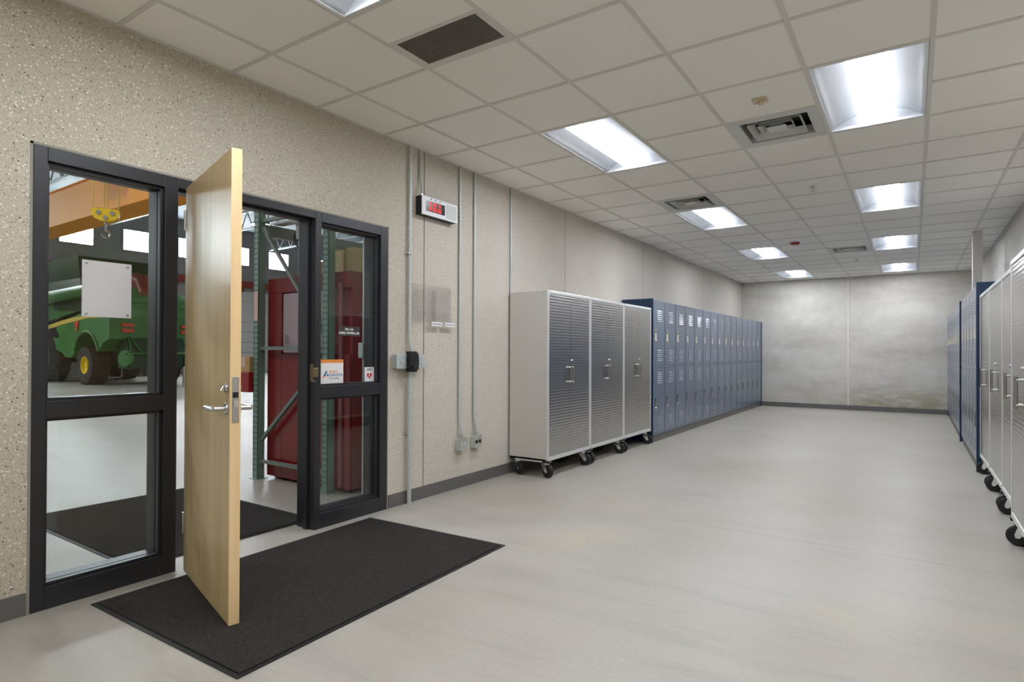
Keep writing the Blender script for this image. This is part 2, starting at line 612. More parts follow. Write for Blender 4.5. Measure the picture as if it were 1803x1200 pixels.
# ------------------------------------------------------------------ ceiling: tiles and tee grid
LIGHT_ROWS = [-6.096, -3.048, 0.0, 3.048, 6.096, 9.144]
LX = GX + T, GX + 4 * T
xs = [0.0] + [GX + i * T for i in range(7)] + [XR]
ky0 = math.floor((YB) / T)
ys = [YB] + [k * T for k in range(ky0 + 1, 18)] + [YF]
DIFF = [(GX + 3 * T, T), (GX + T, 4 * T), (GX + 3 * T, 11 * T)]
RET = (GX + T, -3 * T)


def skip_cell(x, y):
    for lx in LX:
        for ly in LIGHT_ROWS:
            if abs(x - lx) < 0.01 and ly - 0.01 <= y < ly + 1.21:
                return True
    for dx, dy in DIFF + [RET]:
        if abs(x - dx) < 0.01 and abs(y - dy) < 0.01:
            return True
    return False


tiles = MB()
for i in range(len(xs) - 1):
    for j in range(len(ys) - 1):
        if skip_cell(xs[i], ys[j]):
            continue
        tiles.box(xs[i], ys[j], H + 0.006, xs[i + 1], ys[j + 1], H + 0.022)
ceil = structure('ceiling', tiles, 'tile', 'suspended ceiling of off-white square tiles', 'ceiling')
g = MB()
for x in xs[1:-1]:
    g.box(x - 0.012, YB, H, x + 0.012, YF, H + 0.03)
for yk in ys[1:-1]:
    # the cross tees stop at the light fixtures they would cut through
    segs = [(0.0, XR)]
    for lx in LX:
        for ly in LIGHT_ROWS:
            if ly + 0.1 < yk < ly + 1.1:
                new = []
                for a, c in segs:
                    if a < lx < c:
                        new += [(a, lx), (lx + T, c)]
                    else:
                        new.append((a, c))
                segs = new
    for a, c in segs:
        g.box(a, yk - 0.012, H + 0.0003, c, yk + 0.012, H + 0.029)
g.box(0, YB, H, 0.022, YF, H + 0.004)
g.box(XR - 0.022, YB, H, XR, YF, H + 0.004)
g.box(0, YF - 0.022, H, XR, YF, H + 0.004)
grid = g.build('tee_grid', 'grid', ceil)
structure('ceiling_plenum', MB().box(0, YB, H + 0.25, XR, YF, H + 0.3), 'shop_ceil', 'deck above the suspended ceiling', 'ceiling')


# ------------------------------------------------------------------ recessed lights
def make_troffer():
    r = empty('ceiling_light')
    W, L = T, 2 * T
    e = 0.014
    pan = MB()
    # end plates, side edges and curved reflectors
    pan.box(e, e, 0.002, W - e, e + 0.012, 0.13).box(e, L - e - 0.012, 0.002, W - e, L - e, 0.13)
    pan.box(e, e, 0.002, e + 0.008, L - e, 0.05).box(W - e - 0.008, e, 0.002, W - e, L - e, 0.05)
    pan.box(e, e, 0.125, W - e, L - e, 0.132)
    body = pan.build('housing', 'reflector_pan', r)
    ref = MB()
    for sgn in (-1, 1):
        prof = []
        for k in range(9):
            t = k / 8
            x = W / 2 + sgn * ((W / 2 - e - 0.008) * (1 - t) + 0.105 * t)
            z = 0.006 + 0.085 * math.sin(t * PI / 2)
            prof.append((x, z))
        rings = []
        vs = [(x, e + 0.012, z) for x, z in prof] + [(x, L - e - 0.012, z) for x, z in prof]
        n = len(prof)
        ref.add(vs, [(i, i + 1, i + 1 + n, i + n) for i in range(n - 1)], True)
    ro = ref.build('reflector', 'reflector_pan', r)
    so = ro.modifiers.new('thickness', 'SOLIDIFY')
    so.thickness = 0.002
    lens = MB()
    out = [(W / 2 - 0.108, 0.093), (W / 2 - 0.107, 0.024), (W / 2 - 0.07, 0.0205), (W / 2 - 0.03, 0.02), (W / 2 + 0.03, 0.02), (W / 2 + 0.07, 0.0205), (W / 2 + 0.107, 0.024), (W / 2 + 0.108, 0.093)]
    y0, y1 = e + 0.014, L - e - 0.014
    n = len(out)
    vs = [(x, y0, z) for x, z in out] + [(x, y1, z) for x, z in out]
    for i in range(n - 1):
        lens.add([vs[i], vs[i + 1], vs[i + 1 + n], vs[i + n]], [(0, 1, 2, 3)], False, 1 if i in (0, n - 2) else 0)
    lens.add(vs[:n], [tuple(range(n))], False, 1)
    lens.add(vs[n:], [tuple(reversed(range(n)))], False, 1)
    lens.build('lens', ['lens', 'lens_side'], r, fix=False)
    return r


tro = make_troffer()
names = {0: 'left', 1: 'right'}
desc = {
    (0, 0): 'lit recessed ceiling light of the left row, far behind the viewpoint',
    (0, 1): 'lit recessed ceiling light cut off by the top edge, beside the perforated return grille',
    (0, 2): 'largest wholly visible lit ceiling light of the left row, above the steel cabinets',
    (0, 3): 'lit recessed ceiling light directly beyond the left-hand square air diffuser',
    (0, 4): 'third whole lit ceiling light of the left row, nearest the red fire strobe',
    (0, 5): 'farthest lit ceiling light of the left row, close to the far wall',
    (1, 0): 'lit recessed ceiling light of the right row, far behind the viewpoint',
    (1, 1): 'lit recessed ceiling light of the right row, above the viewpoint',
    (1, 2): 'biggest lit ceiling light at upper right, beside the large square air diffuser',
    (1, 3): 'second lit ceiling light from the front in the right row',
    (1, 4): 'third lit ceiling light of the right row, right beside the farthest air diffuser',
    (1, 5): 'farthest lit ceiling light of the right row, close to the far wall',
}
for a, lx in enumerate(LX):
    for k, ly in enumerate(LIGHT_ROWS):
        o = tro if (a, k) == (0, 0) else copy_tree(tro)
        o.location = (lx, ly, H)
        tag(o, desc[(a, k)], 'ceiling light', 'recessed ceiling lights')


# ------------------------------------------------------------------ air diffusers and return grille
def make_diffuser():
    r = empty('air_diffuser')
    c = T / 2
    back = MB().box(0.02, 0.02, 0.11, T - 0.02, T - 0.02, 0.116)
    for x0, y0, x1, y1 in ((0.02, 0.02, 0.026, T - 0.02), (T - 0.026, 0.02, T - 0.02, T - 0.02), (0.02, 0.02, T - 0.02, 0.026), (0.02, T - 0.026, T - 0.02, T - 0.02)):
        back.box(x0, y0, 0.01, x1, y1, 0.112)
    back.build('duct_box', 'vent_dark', r)

    def frustum(mb, s0, z0, s1, z1):
        q = lambda s_, z: [(c - s_, c - s_, z), (c + s_, c - s_, z), (c + s_, c + s_, z), (c - s_, c + s_, z)]
        mb.add(q(s0, z0) + q(s1, z1), [(i, (i + 1) % 4, (i + 1) % 4 + 4, i + 4) for i in range(4)])
    f = MB()
    q = lambda s_, z: [(c - s_, c - s_, z), (c + s_, c - s_, z), (c + s_, c + s_, z), (c - s_, c + s_, z)]
    f.add(q(0.292, 0.001) + q(0.225, 0.006), [(i, (i + 1) % 4, (i + 1) % 4 + 4, i + 4) for i in range(4)])
    frustum(f, 0.225, 0.006, 0.224, 0.07)
    fo = f.build('frame', 'vent', r)
    so = fo.modifiers.new('thickness', 'SOLIDIFY'); so.thickness = 0.002
    for s0, s1 in ((0.183, 0.152), (0.119, 0.090)):
        k = MB()
        frustum(k, s0, 0.004, s1, 0.05)
        ko = k.build('louver', 'vent', r)
        so = ko.modifiers.new('thickness', 'SOLIDIFY'); so.thickness = 0.002
    cp = MB()
    frustum(cp, 0.065, 0.006, 0.04, 0.03)
    cp.add([(c - 0.065, c - 0.065, 0.006), (c + 0.065, c - 0.065, 0.006), (c + 0.065, c + 0.065, 0.006), (c - 0.065, c + 0.065, 0.006)], [(0, 1, 2, 3)])
    cp.box(c - 0.01, c - 0.01, 0.01, c + 0.01, c + 0.01, 0.11)
    cp.build('core_plate', 'vent', r)
    return r


dif = make_diffuser()
dl = ['large square louvered air diffuser beside the biggest ceiling light, under the ivory sensor',
      'square louvered air diffuser just before the second light of the left row',
      'smallest, farthest square louvered air diffuser near the far wall']
for k, (dx, dy) in enumerate(DIFF):
    o = dif if k == 0 else copy_tree(dif)
    o.location = (dx, dy, H)
    tag(o, dl[k], 'air diffuser', 'square air diffusers')

r = empty('return_grille', (RET[0], RET[1], H), 0, 'rectangular perforated dark return air grille in the near ceiling', 'air grille')
gx0, gx1, gy0, gy1 = 0.045, 0.575, 0.31, 0.568
f = MB()
f.box(0.012, 0.0, 0.004, T - 0.012, 0.285, 0.018)
f.build('filler_tile', 'tile', r)
f = MB()
f.box(0.012, 0.285, 0.0, T - 0.012, gy0, 0.012).box(0.012, gy1, 0.0, T - 0.012, T - 0.012, 0.012)
f.box(0.012, gy0, 0.0, gx0, gy1, 0.012).box(gx1, gy0, 0.0, T - 0.012, gy1, 0.012)
f.build('frame', 'grid', r, bevel=0.002)
f = MB()
nx, ny = 42, 21
for i in range(nx + 1):
    x = gx0 + (gx1 - gx0) * i / nx
    f.box(x - 0.0018, gy0, 0.003, x + 0.0018, gy1, 0.009)
for j in range(ny + 1):
    y = gy0 + (gy1 - gy0) * j / ny
    f.box(gx0, y - 0.0018, 0.0035, gx1, y + 0.0018, 0.0085)
f.build('mesh_panel', 'grille', r)
MB().box(gx0 - 0.01, gy0 - 0.01, 0.06, gx1 + 0.01, gy1 + 0.01, 0.064).box(gx0 - 0.01, gy0 - 0.01, 0.012, gx0 - 0.006, gy1 + 0.01, 0.064).box(gx1 + 0.006, gy0 - 0.01, 0.012, gx1 + 0.01, gy1 + 0.01, 0.064).box(gx0 - 0.01, gy0 - 0.01, 0.012, gx1 + 0.01, gy0 - 0.006, 0.064).box(gx0 - 0.01, gy1 + 0.006, 0.012, gx1 + 0.01, gy1 + 0.01, 0.064).build('duct_box', 'vent_dark', r)

# ceiling gadgets
Z = H + 0.006
r = empty('occupancy_sensor', (2.534, 0.308, Z), 0, 'small ivory occupancy sensor on a ceiling tile by the large diffuser', 'sensor')
MB().box(-0.045, -0.045, -0.012, 0.045, 0.045, 0).build('base', 'sensor', r, bevel=0.006)
MB().lathe([(0.0, -0.036), (0.016, -0.034), (0.024, -0.024), (0.026, -0.012)], (0.008, 0.0, 0), (0, 0, 1)).build('lens', 'sensor', r)


def make_sprinkler():
    r = empty('sprinkler_head')
    MB().lathe([(0.0, -0.004), (0.03, -0.004), (0.036, 0.0)], (0, 0, 0), (0, 0, 1)).build('escutcheon', 'chrome', r)
    MB().tube([(0, 0, -0.004), (0, 0, -0.028)], 0.008).bar((-0.012, 0, -0.01), (-0.012, 0, -0.05), 0.004, 0.004).bar((0.012, 0, -0.01), (0.012, 0, -0.05), 0.004, 0.004).box(-0.014, -0.003, -0.028, 0.014, 0.003, -0.022).build('frame_arms', 'chrome', r)
    MB().lathe([(0.0, -0.054), (0.022, -0.053), (0.022, -0.05), (0.0, -0.05)], (0, 0, 0), (0, 0, 1)).build('deflector', 'chrome', r)
    return r


sp = make_sprinkler()
for k, (x, y) in enumerate(((2.545, 2.74), (2.543, 8.225))):
    o = sp if k == 0 else copy_tree(sp)
    o.location = (x, y, Z)
    tag(o, ['chrome fire sprinkler head on a tile between the two middle lights', 'far chrome sprinkler head near the farthest air diffuser'][k], 'sprinkler', 'ceiling sprinkler heads')
r = empty('fire_strobe', (1.915, 5.837, Z), 0, 'red ceiling mounted fire alarm strobe beyond the sprinkler head', 'fire alarm')
MB().box(-0.075, -0.07, -0.012, 0.075, 0.07, 0).build('back_plate', 'white', r, bevel=0.004)
MB().lathe([(0.0, -0.05), (0.045, -0.048), (0.062, -0.035), (0.066, -0.012)], (0.0, 0, 0), (0, 0, 1)).build('housing', 'fire_red', r)
MB().box(-0.1, -0.02, -0.035, -0.066, 0.02, -0.008).build('strobe_lens', 'bright', r, bevel=0.004)

# ------------------------------------------------------------------ storefront: sidelights, door frame
FY0, FY1, FZ = OY0 + 0.011, OY1 - 0.011, OZ - 0.011      # outside of frame
XD, XF = -WT + 0.0, 0.006
JL, JR = -2.133, -1.225                                   # door opening


def sidelight(name, y0, y1, fl, fr, label, outer):
    r = empty(name, (0, (y0 + y1) / 2, 0), 0, label, 'window', kind='structure')
    r['world_origin'] = 1
    gy0, gy1 = y0 + fl, y1 - fr
    zb, zm0, zm1, zt = 0.105, 0.890, 0.972, 2.098
    f = MB()
    f.box(XD, y0, 0, XF, gy0, FZ).box(XD, gy1, 0, XF, y1, FZ)
    f.box(XD, gy0, 0, XF, gy1, zb).box(XD, gy0, zt, XF, gy1, FZ).box(XD, gy0, zm0, XF, gy1, zm1)
    f.build('frame', 'frame', r, bevel=0.0025)
    s = MB()
    d = 0.014
    for a, c in ((zb, zm0), (zm1, zt)):
        for xa, xb in ((-0.048, -0.016), (-0.088, -0.056)):
            s.box(xa, gy0, a, xb, gy0 + d, c).box(xa, gy1 - d, a, xb, gy1, c)
            s.box(xa, gy0 + d, a, xb, gy1 - d, a + d).box(xa, gy0 + d, c - d, xb, gy1 - d, c)
    s.build('glazing_stop', 'frame', r, bevel=0.0015)
    for a, c in ((zb, zm0), (zm1, zt)):
        MB().box(-0.055, gy0 + 0.003, a + 0.003, -0.049, gy1 - 0.003, c - 0.003).build('glass_pane', 'glass', r)
    return r


w1 = sidelight('window_1', FY0, JL, 0.055, 0.07, 'narrow glazed sidelight left of the open wooden door', 0)
w2 = sidelight('window_2', JR, FY1, 0.05, 0.075, 'narrow glazed sidelight right of the door opening, with stickers', 1)
b = MB()
b.box(XD, JL, FZ - 0.05, XF, JR, FZ)
b.box(-0.07, JL, FZ - 0.065, -0.045, JR, FZ - 0.05)
structure('trim_6', b, 'frame', 'dark head of the door frame between the sidelights', 'door frame', bevel=0.0025)
b = MB().box(-0.095, JL, 0, -0.055, JL + 0.016, FZ - 0.05).box(-0.095, JR - 0.016, 0, -0.055, JR, FZ - 0.05)
structure('trim_7', b, 'frame', 'dark door stops on both door jambs', 'door frame', bevel=0.0015)
r = empty('electric_strike', (-0.028, JR - 0.001, 1.065), 0, 'brass coloured door strike on the right door jamb beside the scholarship sign', 'door strike')
MB().box(-0.016, -0.002, -0.06, 0.024, 0.0005, 0.06).build('plate', 'brass', r)
MB().box(0.024, -0.012, -0.03, 0.04, 0.026, 0.035).build('lip', 'brass', r, bevel=0.003)
MB().tube([(0.03, -0.004, -0.055), (0.046, -0.004, -0.055)], 0.009).build('screw', 'bright', r)

# ------------------------------------------------------------------ the open wooden door
DA = math.radians(-15.496)
door = empty('door_1', (0.053, -2.116, 0), DA, 'tall maple veneered door standing open over the black mat', 'door', kind='structure')
DW, DT, Z0, Z1 = 0.866, 0.0445, 0.011, 2.104
MB().box(0.0, 0.0, Z0, DW - 0.003, DT, Z1).build('leaf', 'wood', door, bevel=0.001)
MB().box(DW - 0.003, 0.0, Z0, DW, DT, Z1).build('edge_band', 'wood_edge', door)
# mortise lock on the leading edge
lk = MB().box(DW, 0.008, 0.895, DW + 0.0015, 0.037, 1.098).build('lock_plate', 'chrome', door, bevel=0.0005)
MB().tube([(DW + 0.0015, 0.0225, 0.915), (DW + 0.0025, 0.0225, 0.915)], 0.004).tube([(DW + 0.0015, 0.0225, 1.078), (DW + 0.0025, 0.0225, 1.078)], 0.004).build('screw', 'bright', lk)
MB().prism([(0.012, 0.965), (0.033, 0.965), (0.033, 0.995), (0.012, 0.995)], 'x', DW + 0.0015, DW + 0.013).build('latch_bolt', 'bright', lk, bevel=0.004)
MB().box(DW + 0.0014, 0.011, 1.005, DW + 0.002, 0.034, 1.03).build('deadbolt_slot', 'black', lk)
LXp = DW - 0.045
for sgn, y0 in ((-1, 0.0), (1, DT)):
    h = MB()
    h.lathe([(0.0, 0.010), (0.024, 0.010), (0.027, 0.006), (0.027, 0.0)], (LXp, y0, 0.956), (0, sgn, 0), 24)
    h.tube([(LXp, y0, 0.956), (LXp, y0 + sgn * 0.055, 0.956)], 0.0105, 16)
    h.tube([(LXp + 0.004, y0 + sgn * 0.055, 0.956), (LXp - 0.02, y0 + sgn * 0.058, 0.956), (LXp - 0.115, y0 + sgn * 0.058, 0.956)], 0.0115, 16)
    h.build('lever_handle', 'chrome', door)
MB().lathe([(0.0, 0.012), (0.019, 0.012), (0.021, 0.008), (0.021, 0.0)], (LXp + 0.004, 0, 1.048), (0, -1, 0), 20).bar((LXp + 0.004, -0.012, 1.054), (LXp + 0.004, -0.022, 1.036), 0.007, 0.012).build('thumb_turn', 'chrome', door)
MB().lathe([(0.0, 0.010), (0.014, 0.010), (0.016, 0.0)], (LXp + 0.004, DT, 1.048), (0, 1, 0), 20).build('key_cylinder', 'chrome', door)
for zc in (0.27, 1.07, 1.93):
    hb = MB()
    hb.tube([(-0.012, 0.0, zc - 0.055), (-0.012, 0.0, zc + 0.055)], 0.007, 10)
    for k in range(5):
        z = zc - 0.055 + 0.022 * k
        hb.lathe([(0.0082, 0.0), (0.0082, 0.019)], (-0.012, 0, z), (0, 0, 1), 12)
    hb.box(-0.012, 0.0, zc - 0.055, 0.0, 0.004, zc + 0.055)
    hb.box(-0.0025, 0.002, zc - 0.055, 0.0, DT - 0.006, zc + 0.055)
    hb.build('hinge', 'chrome', door)
# surface closer on the far side of the leaf with its arm to the frame head
cl = MB().box(0.10, DT, 1.99, 0.34, DT + 0.05, 2.05).build('closer_body', 'chrome', door, bevel=0.004)
MB().bar((0.2, DT + 0.03, 2.062), (0.02, DT + 0.16, 2.07), 0.02, 0.006).tube([(0.2, DT + 0.03, 2.05), (0.2, DT + 0.03, 2.065)], 0.012).build('closer_arm', 'chrome', cl)


# ------------------------------------------------------------------ entrance mats
def floor_mat(corners, label):
    cx = sum(c[0] for c in corners) / 4
    cy = sum(c[1] for c in corners) / 4
    r = empty('entrance_mat', (cx, cy, 0), 0, label, 'mat')
    r['world_origin'] = 1
    def inset(d):
        return [(c[0] + (d if c[0] < cx else -d), c[1] + (d if c[1] < cy else -d)) for c in corners]
    o, i = inset(0), inset(0.022)
    MB().prism(o, 'z', 0.0008, 0.004).build('rubber_backing', 'rubber', r, bevel=0.0012)
    MB().prism(i, 'z', 0.004, 0.0085).build('carpet_pile', 'mat_pile', r, bevel=0.002)
    return r


floor_mat([(0.118, -2.583), (1.300, -2.556), (1.250, -0.745), (0.087, -0.795)], 'black carpet entrance mat under the open door')
floor_mat([(-0.215, -2.255), (-1.965, -2.255), (-1.965, -1.04), (-0.215, -1.04)], 'dark carpet mat on the workshop side of the doorway')

# ------------------------------------------------------------------ signs and papers on the glass
GXF = -0.0485
r = empty('blank_notice_sheet', (GXF, -2.457, 1.52), 0, 'blank white letter sheet in clear holder on the left sidelight glass', 'notice')
MB().box(0, -0.112, -0.14, 0.0035, 0.112, 0.142).build('sheet', 'notice', r)
MB().box(0.0035, -0.114, -0.143, 0.0048, 0.114, 0.145).build('clear_cover', 'acrylic', r)
for y, z in ((-0.094, 0.126), (0.094, 0.126), (-0.094, -0.126), (0.094, -0.126)):
    MB().lathe([(0.0, 0.008), (0.005, 0.007), (0.0065, 0.0045)], (0, y, z), (1, 0, 0), 14).build('corner_stud', 'chrome', r)
# scholarship sign
r = empty('scholarship_sign', (GXF, -1.040, 1.047), 0, 'white sign with orange top band and blue bottom band on the glass', 'sign')
MB().box(0, -0.101, -0.083, 0.003, 0.101, 0.093).build('panel', 'paper', r)
MB().box(0, -0.101, 0.083, 0.0034, 0.101, 0.107).build('orange_band', 'orange', r)
MB().box(0, -0.101, -0.107, 0.0034, 0.101, -0.076).build('blue_band', 'blue_print', r)
lg = MB()
lg.prism([(-0.078, -0.010), (-0.048, 0.032), (-0.040, 0.020), (-0.062, -0.010)], 'x', 0.003, 0.0038)
lg.build('logo_stroke', 'blue_print', r)
MB().prism([(-0.050, -0.010), (-0.036, 0.012), (-0.026, -0.010)], 'x', 0.003, 0.0038).build('logo_peak', 'blue_print', r)
MB().prism([(-0.090, -0.020), (-0.055, -0.001), (-0.050, -0.006), (-0.078, -0.022)], 'x', 0.003, 0.004).build('logo_arrow', 'orange', r)
text('lettering', 'BUILD', 0.026, 'orange', r, (0.0034, 0.012, 0.020), bold=0.0003)
text('lettering', 'DAKOTA', 0.028, 'blue_print', r, (0.0034, 0.035, -0.004), bold=0.0003)
text('lettering', 'SCHOLARSHIPS', 0.0125, 'dark_print', r, (0.0034, 0.018, -0.027))
# AED sticker
r = empty('aed_sticker', (GXF, -0.690, 1.034), 0, 'small white AED sticker with red heart on the right sidelight', 'sticker')
MB().box(0, -0.047, -0.06, 0.0015, 0.047, 0.06).build('backing', 'paper', r)
hp = []
for k in range(40):
    t = 2 * PI * k / 40
    hp.append((16 * math.sin(t) ** 3 * 0.0016, (13 * math.cos(t) - 5 * math.cos(2 * t) - 2 * math.cos(3 * t) - math.cos(4 * t)) * 0.0016 - 0.004))
MB().prism(hp, 'x', 0.0015, 0.0022).build('red_heart', 'red_print', r)
MB().prism([(0.003, 0.016), (-0.009, -0.006), (-0.001, -0.005), (-0.005, -0.024), (0.008, 0.0), (0.0005, 0.0)], 'x', 0.0022, 0.0028).build('white_bolt', 'text_white', r)
text('lettering', 'AED', 0.028, 'dark_print', r, (0.0018, 0.0, 0.042), bold=0.0006)
# room sign
r = empty('room_sign', (GXF, -0.887, 1.358), 0, 'small dark room sign with white lettering on the right sidelight', 'sign')
MB().box(0, -0.101, -0.034, 0.003, 0.101, 0.034).build('plate', 'sign_dark', r, bevel=0.001)
text('lettering', 'PSC 104', 0.022, 'text_white', r, (0.0034, 0.0, 0.013), bold=0.0006)
text('lettering', 'DIESEL POWER LAB', 0.0215, 'text_white', r, (0.0034, 0.0, -0.013), bold=0.0006)

# ------------------------------------------------------------------ wall services: conduits, boxes, clock, holder
r = empty('conduit', (0, -0.332, 0), 0, 'long galvanised conduit from ceiling to floor through the switch box', 'conduit', 'galvanised conduits on the left wall')
MB().tube([(0.022, 0, H), (0.022, 0, 1.33), (0.03, 0.003, 1.26), (0.034, 0.006, 1.217)], 0.0125, 12).build('upper_pipe', 'galv', r)
MB().tube([(0.03, -0.006, 1.05), (0.03, -0.006, 0.001)], 0.017, 12).build('lower_pipe', 'galv', r)
for z in (0.56, 2.0):
    MB().box(0, -0.035, z - 0.008, 0.012, 0.02, z + 0.008).lathe([(0.02, -0.008), (0.02, 0.008)], (0.026, -0.004, z), (0, 0, 1), 12).tube([(0.0, -0.03, z), (0.02, -0.03, z)], 0.006).build('strap', 'bright', r)


def conduit(y, pts, rr, label, straps=()):
    r = empty('conduit', (0, y, 0), 0, label, 'conduit', 'galvanised conduits on the left wall')
    MB().tube(pts, rr, 12).build('pipe', 'galv', r)
    z = pts[-1][2]
    p = pts[-1]
    MB().lathe([(rr + 0.004, 0.0), (rr + 0.005, 0.014), (rr + 0.003, 0.024), (rr, 0.024)], (p[0], p[1], z), (0, 0, 1), 12).build('connector', 'bright', r)
    return r


conduit(-0.206, [(0.014, 0, H), (0.014, 0, 2.64), (0.03, -0.006, 2.58), (0.045, -0.012, 2.54), (0.045, -0.012, 2.486)], 0.0095, 'short galvanised conduit dropping from the ceiling to the red digit clock')
conduit(0.310, [(0.016, 0, H), (0.016, 0, 0.62), (0.028, 0.004, 0.56), (0.034, 0.01, 0.51), (0.034, 0.01, 0.452)], 0.0105, 'tall galvanised conduit running down to the left outlet box')
conduit(0.524, [(0.016, 0, H), (0.016, 0, 0.62), (0.028, 0.006, 0.56), (0.034, 0.014, 0.51), (0.034, 0.014, 0.452)], 0.0115, 'tall galvanised conduit running down to the right outlet box')
r = empty('conduit', (0, 1.122, 0), 0, 'galvanised conduit vanishing behind the first steel cabinet', 'conduit', 'galvanised conduits on the left wall')
MB().tube([(0.014, 0, H), (0.014, 0, 0.12)], 0.0095, 12).build('pipe', 'galv', r)


def outlet(y, z, label, flavor):
    r = empty('outlet_box', (0, y, z), 0, label, 'electrical outlet', 'outlet boxes low on the left wall')
    MB().box(0, -0.052, -0.056, 0.052, 0.052, 0.056).build('box', 'galv', r, bevel=0.006)
    MB().box(0.052, -0.055, -0.058, 0.056, 0.055, 0.058).build('cover', 'bright', r, bevel=0.002)
    for yy in (-0.024, 0.024):
        MB().lathe([(0.0, 0.004), (0.016, 0.004), (0.018, 0.0)], (0.056, yy, 0), (1, 0, 0), 18).build('receptacle', 'vent_dark' if flavor else 'galv', r)
    return r


outlet(0.325, 0.392, 'left of two low galvanised outlet boxes near the cabinets', 0)
outlet(0.540, 0.392, 'right of two low galvanised outlet boxes, with dark sockets', 1)
# switch box cluster
r = empty('switch_box', (0, -0.455, 1.137), 0, 'grey square electrical box left of the black thermostat shaped device', 'electrical box')
MB().box(0, -0.052, -0.055, 0.055, 0.052, 0.055).build('box', 'galv', r, bevel=0.004)
MB().box(0.055, -0.055, -0.058, 0.059, 0.055, 0.058).build('cover', 'galv', r, bevel=0.003)
MB().box(0.059, -0.006, -0.012, 0.068, 0.006, 0.012).build('toggle', 'vent', r, bevel=0.002)
r = empty('card_reader', (0, -0.352, 1.137), 0, 'black domed wall device between two grey electrical boxes', 'wall device')
MB().box(0, -0.045, -0.06, 0.05, 0.045, 0.06).build('base', 'galv', r)
MB().prism([(-0.048, -0.085), (0.02, -0.085), (0.045, -0.06), (0.052, 0.0), (0.045, 0.055), (0.02, 0.078), (-0.048, 0.078)], 'x', 0.05, 0.1).build('cover', 'black', r, bevel=0.012)
MB().box(0.1, -0.028, -0.07, 0.112, 0.028, -0.03).build('sensor_window', 'rubber', r, bevel=0.004)
r = empty('junction_box', (0, -0.245, 1.137), 0, 'galvanised junction box with clipped corners, right of the black domed device', 'electrical box')
MB().box(0, -0.052, -0.052, 0.05, 0.056, 0.052).build('box', 'galv', r, bevel=0.004)
MB().prism([(-0.053, -0.04), (-0.04, -0.053), (0.045, -0.053), (0.058, -0.04), (0.058, 0.04), (0.045, 0.053), (-0.04, 0.053), (-0.053, 0.04)], 'x', 0.05, 0.057).build('cover', 'galv', r, bevel=0.002)
for yy, zz in ((-0.022, 0.022), (0.026, 0.022), (-0.022, -0.022), (0.026, -0.022)):
    MB().lathe([(0.0, 0.004), (0.012, 0.004), (0.014, 0)], (0.057, yy, zz), (1, 0, 0), 14).build('knockout', 'galv', r)

# digital clock
r = empty('digital_clock', (0, -0.0175, 2.408), 0, 'silver framed digital wall clock with red digits', 'clock')
MB().box(0, -0.225, -0.076, 0.062, 0.225, 0.076).build('case', 'black', r, bevel=0.003)
MB().box(0.062, -0.225, -0.077, 0.07, 0.225, 0.077).build('face', 'white', r, bevel=0.002)
MB().box(0.07, -0.178, -0.043, 0.0715, 0.055, 0.043).build('display_window', 'led_back', r)
sg = MB().box(0.07, 0.078, -0.058, 0.0735, 0.205, 0.058)
sg.build('speaker_panel', 'vent', r, bevel=0.002)
for k in range(3):
    MB().box(0.07, -0.12 + k * 0.055, 0.058, 0.0725, -0.112 + k * 0.055, 0.069).build('button', 'black', r)
SEG = {'0': 'abcdef', '1': 'bc', '2': 'abged', '3': 'abgcd', '4': 'fgbc', '5': 'afgcd', '6': 'afgedc', '7': 'abc', '8': 'abcdefg', '9': 'abcdfg', '-': 'g'}


def digits(s_, y0, zc, wd, ht, gap):
    m_ = MB()
    y = y0
    th = ht * 0.14
    for ch in s_:
        if ch == ':':
            for zz in (-ht * 0.2, ht * 0.2):
                m_.box(0.0715, y, zc + zz - th / 2, 0.0728, y + th, zc + zz + th / 2)
            y += th + gap
            continue
        if ch == ' ':
            y += wd * 0.6
            continue
        q = {'a': (0, wd, ht / 2 - th, ht / 2), 'd': (0, wd, -ht / 2, -ht / 2 + th), 'g': (0, wd, -th / 2, th / 2),
             'f': (0, th, 0, ht / 2), 'e': (0, th, -ht / 2, 0), 'b': (wd - th, wd, 0, ht / 2), 'c': (wd - th, wd, -ht / 2, 0)}
        for k in SEG[ch]:
            a, c, d_, e_ = q[k]
            m_.box(0.0715, y + a, zc + d_, 0.0728, y + c, zc + e_)
        y += wd + gap
    return m_


digits('10 20 16', -0.150, 0.022, 0.017, 0.030, 0.006).build('date_digits', 'red_led', r)
digits('12:35:36', -0.158, -0.019, 0.019, 0.034, 0.006).build('time_digits', 'red_led', r)

# clear acrylic holder
r = empty('brochure_holder', (0, -0.035, 1.6), 0, 'clear acrylic literature holder with two white label strips below the clock', 'brochure holder')
MB().box(0.0, -0.245, -0.13, 0.004, 0.245, 0.17).build('back_sheet', 'acrylic', r)
for y0, y1, z1 in ((-0.23, -0.012, 0.13), (0.0, 0.19, 0.15)):
    p = MB()
    p.box(0.04, y0, -0.14, 0.043, y1, z1).box(0.004, y0, -0.14, 0.043, y0 + 0.003, z1).box(0.004, y1 - 0.003, -0.14, 0.043, y1, z1).box(0.004, y0, -0.143, 0.043, y1, -0.14)
    p.build('pocket', 'acrylic', r)
for y0, y1 in ((-0.06, 0.075), (0.11, 0.245)):
    q = MB().box(0.044, y0, -0.172, 0.047, y1, -0.139).build('label_strip', 'paper', r)
    MB().box(0.047, y0 + 0.006, -0.158, 0.0474, y1 - 0.006, -0.153).build('printed_line', 'dark_print', q)
MB().bar((0.0, 0.2, -0.15), (0.046, 0.2, -0.15), 0.004, 0.02).bar((0.0, -0.04, -0.15), (0.046, -0.04, -0.15), 0.004, 0.02).build('bracket', 'acrylic', r)


# ------------------------------------------------------------------ rolling steel cabinets
CW, CD, CZ0, CZ1 = 0.902, 0.44, 0.155, 1.81


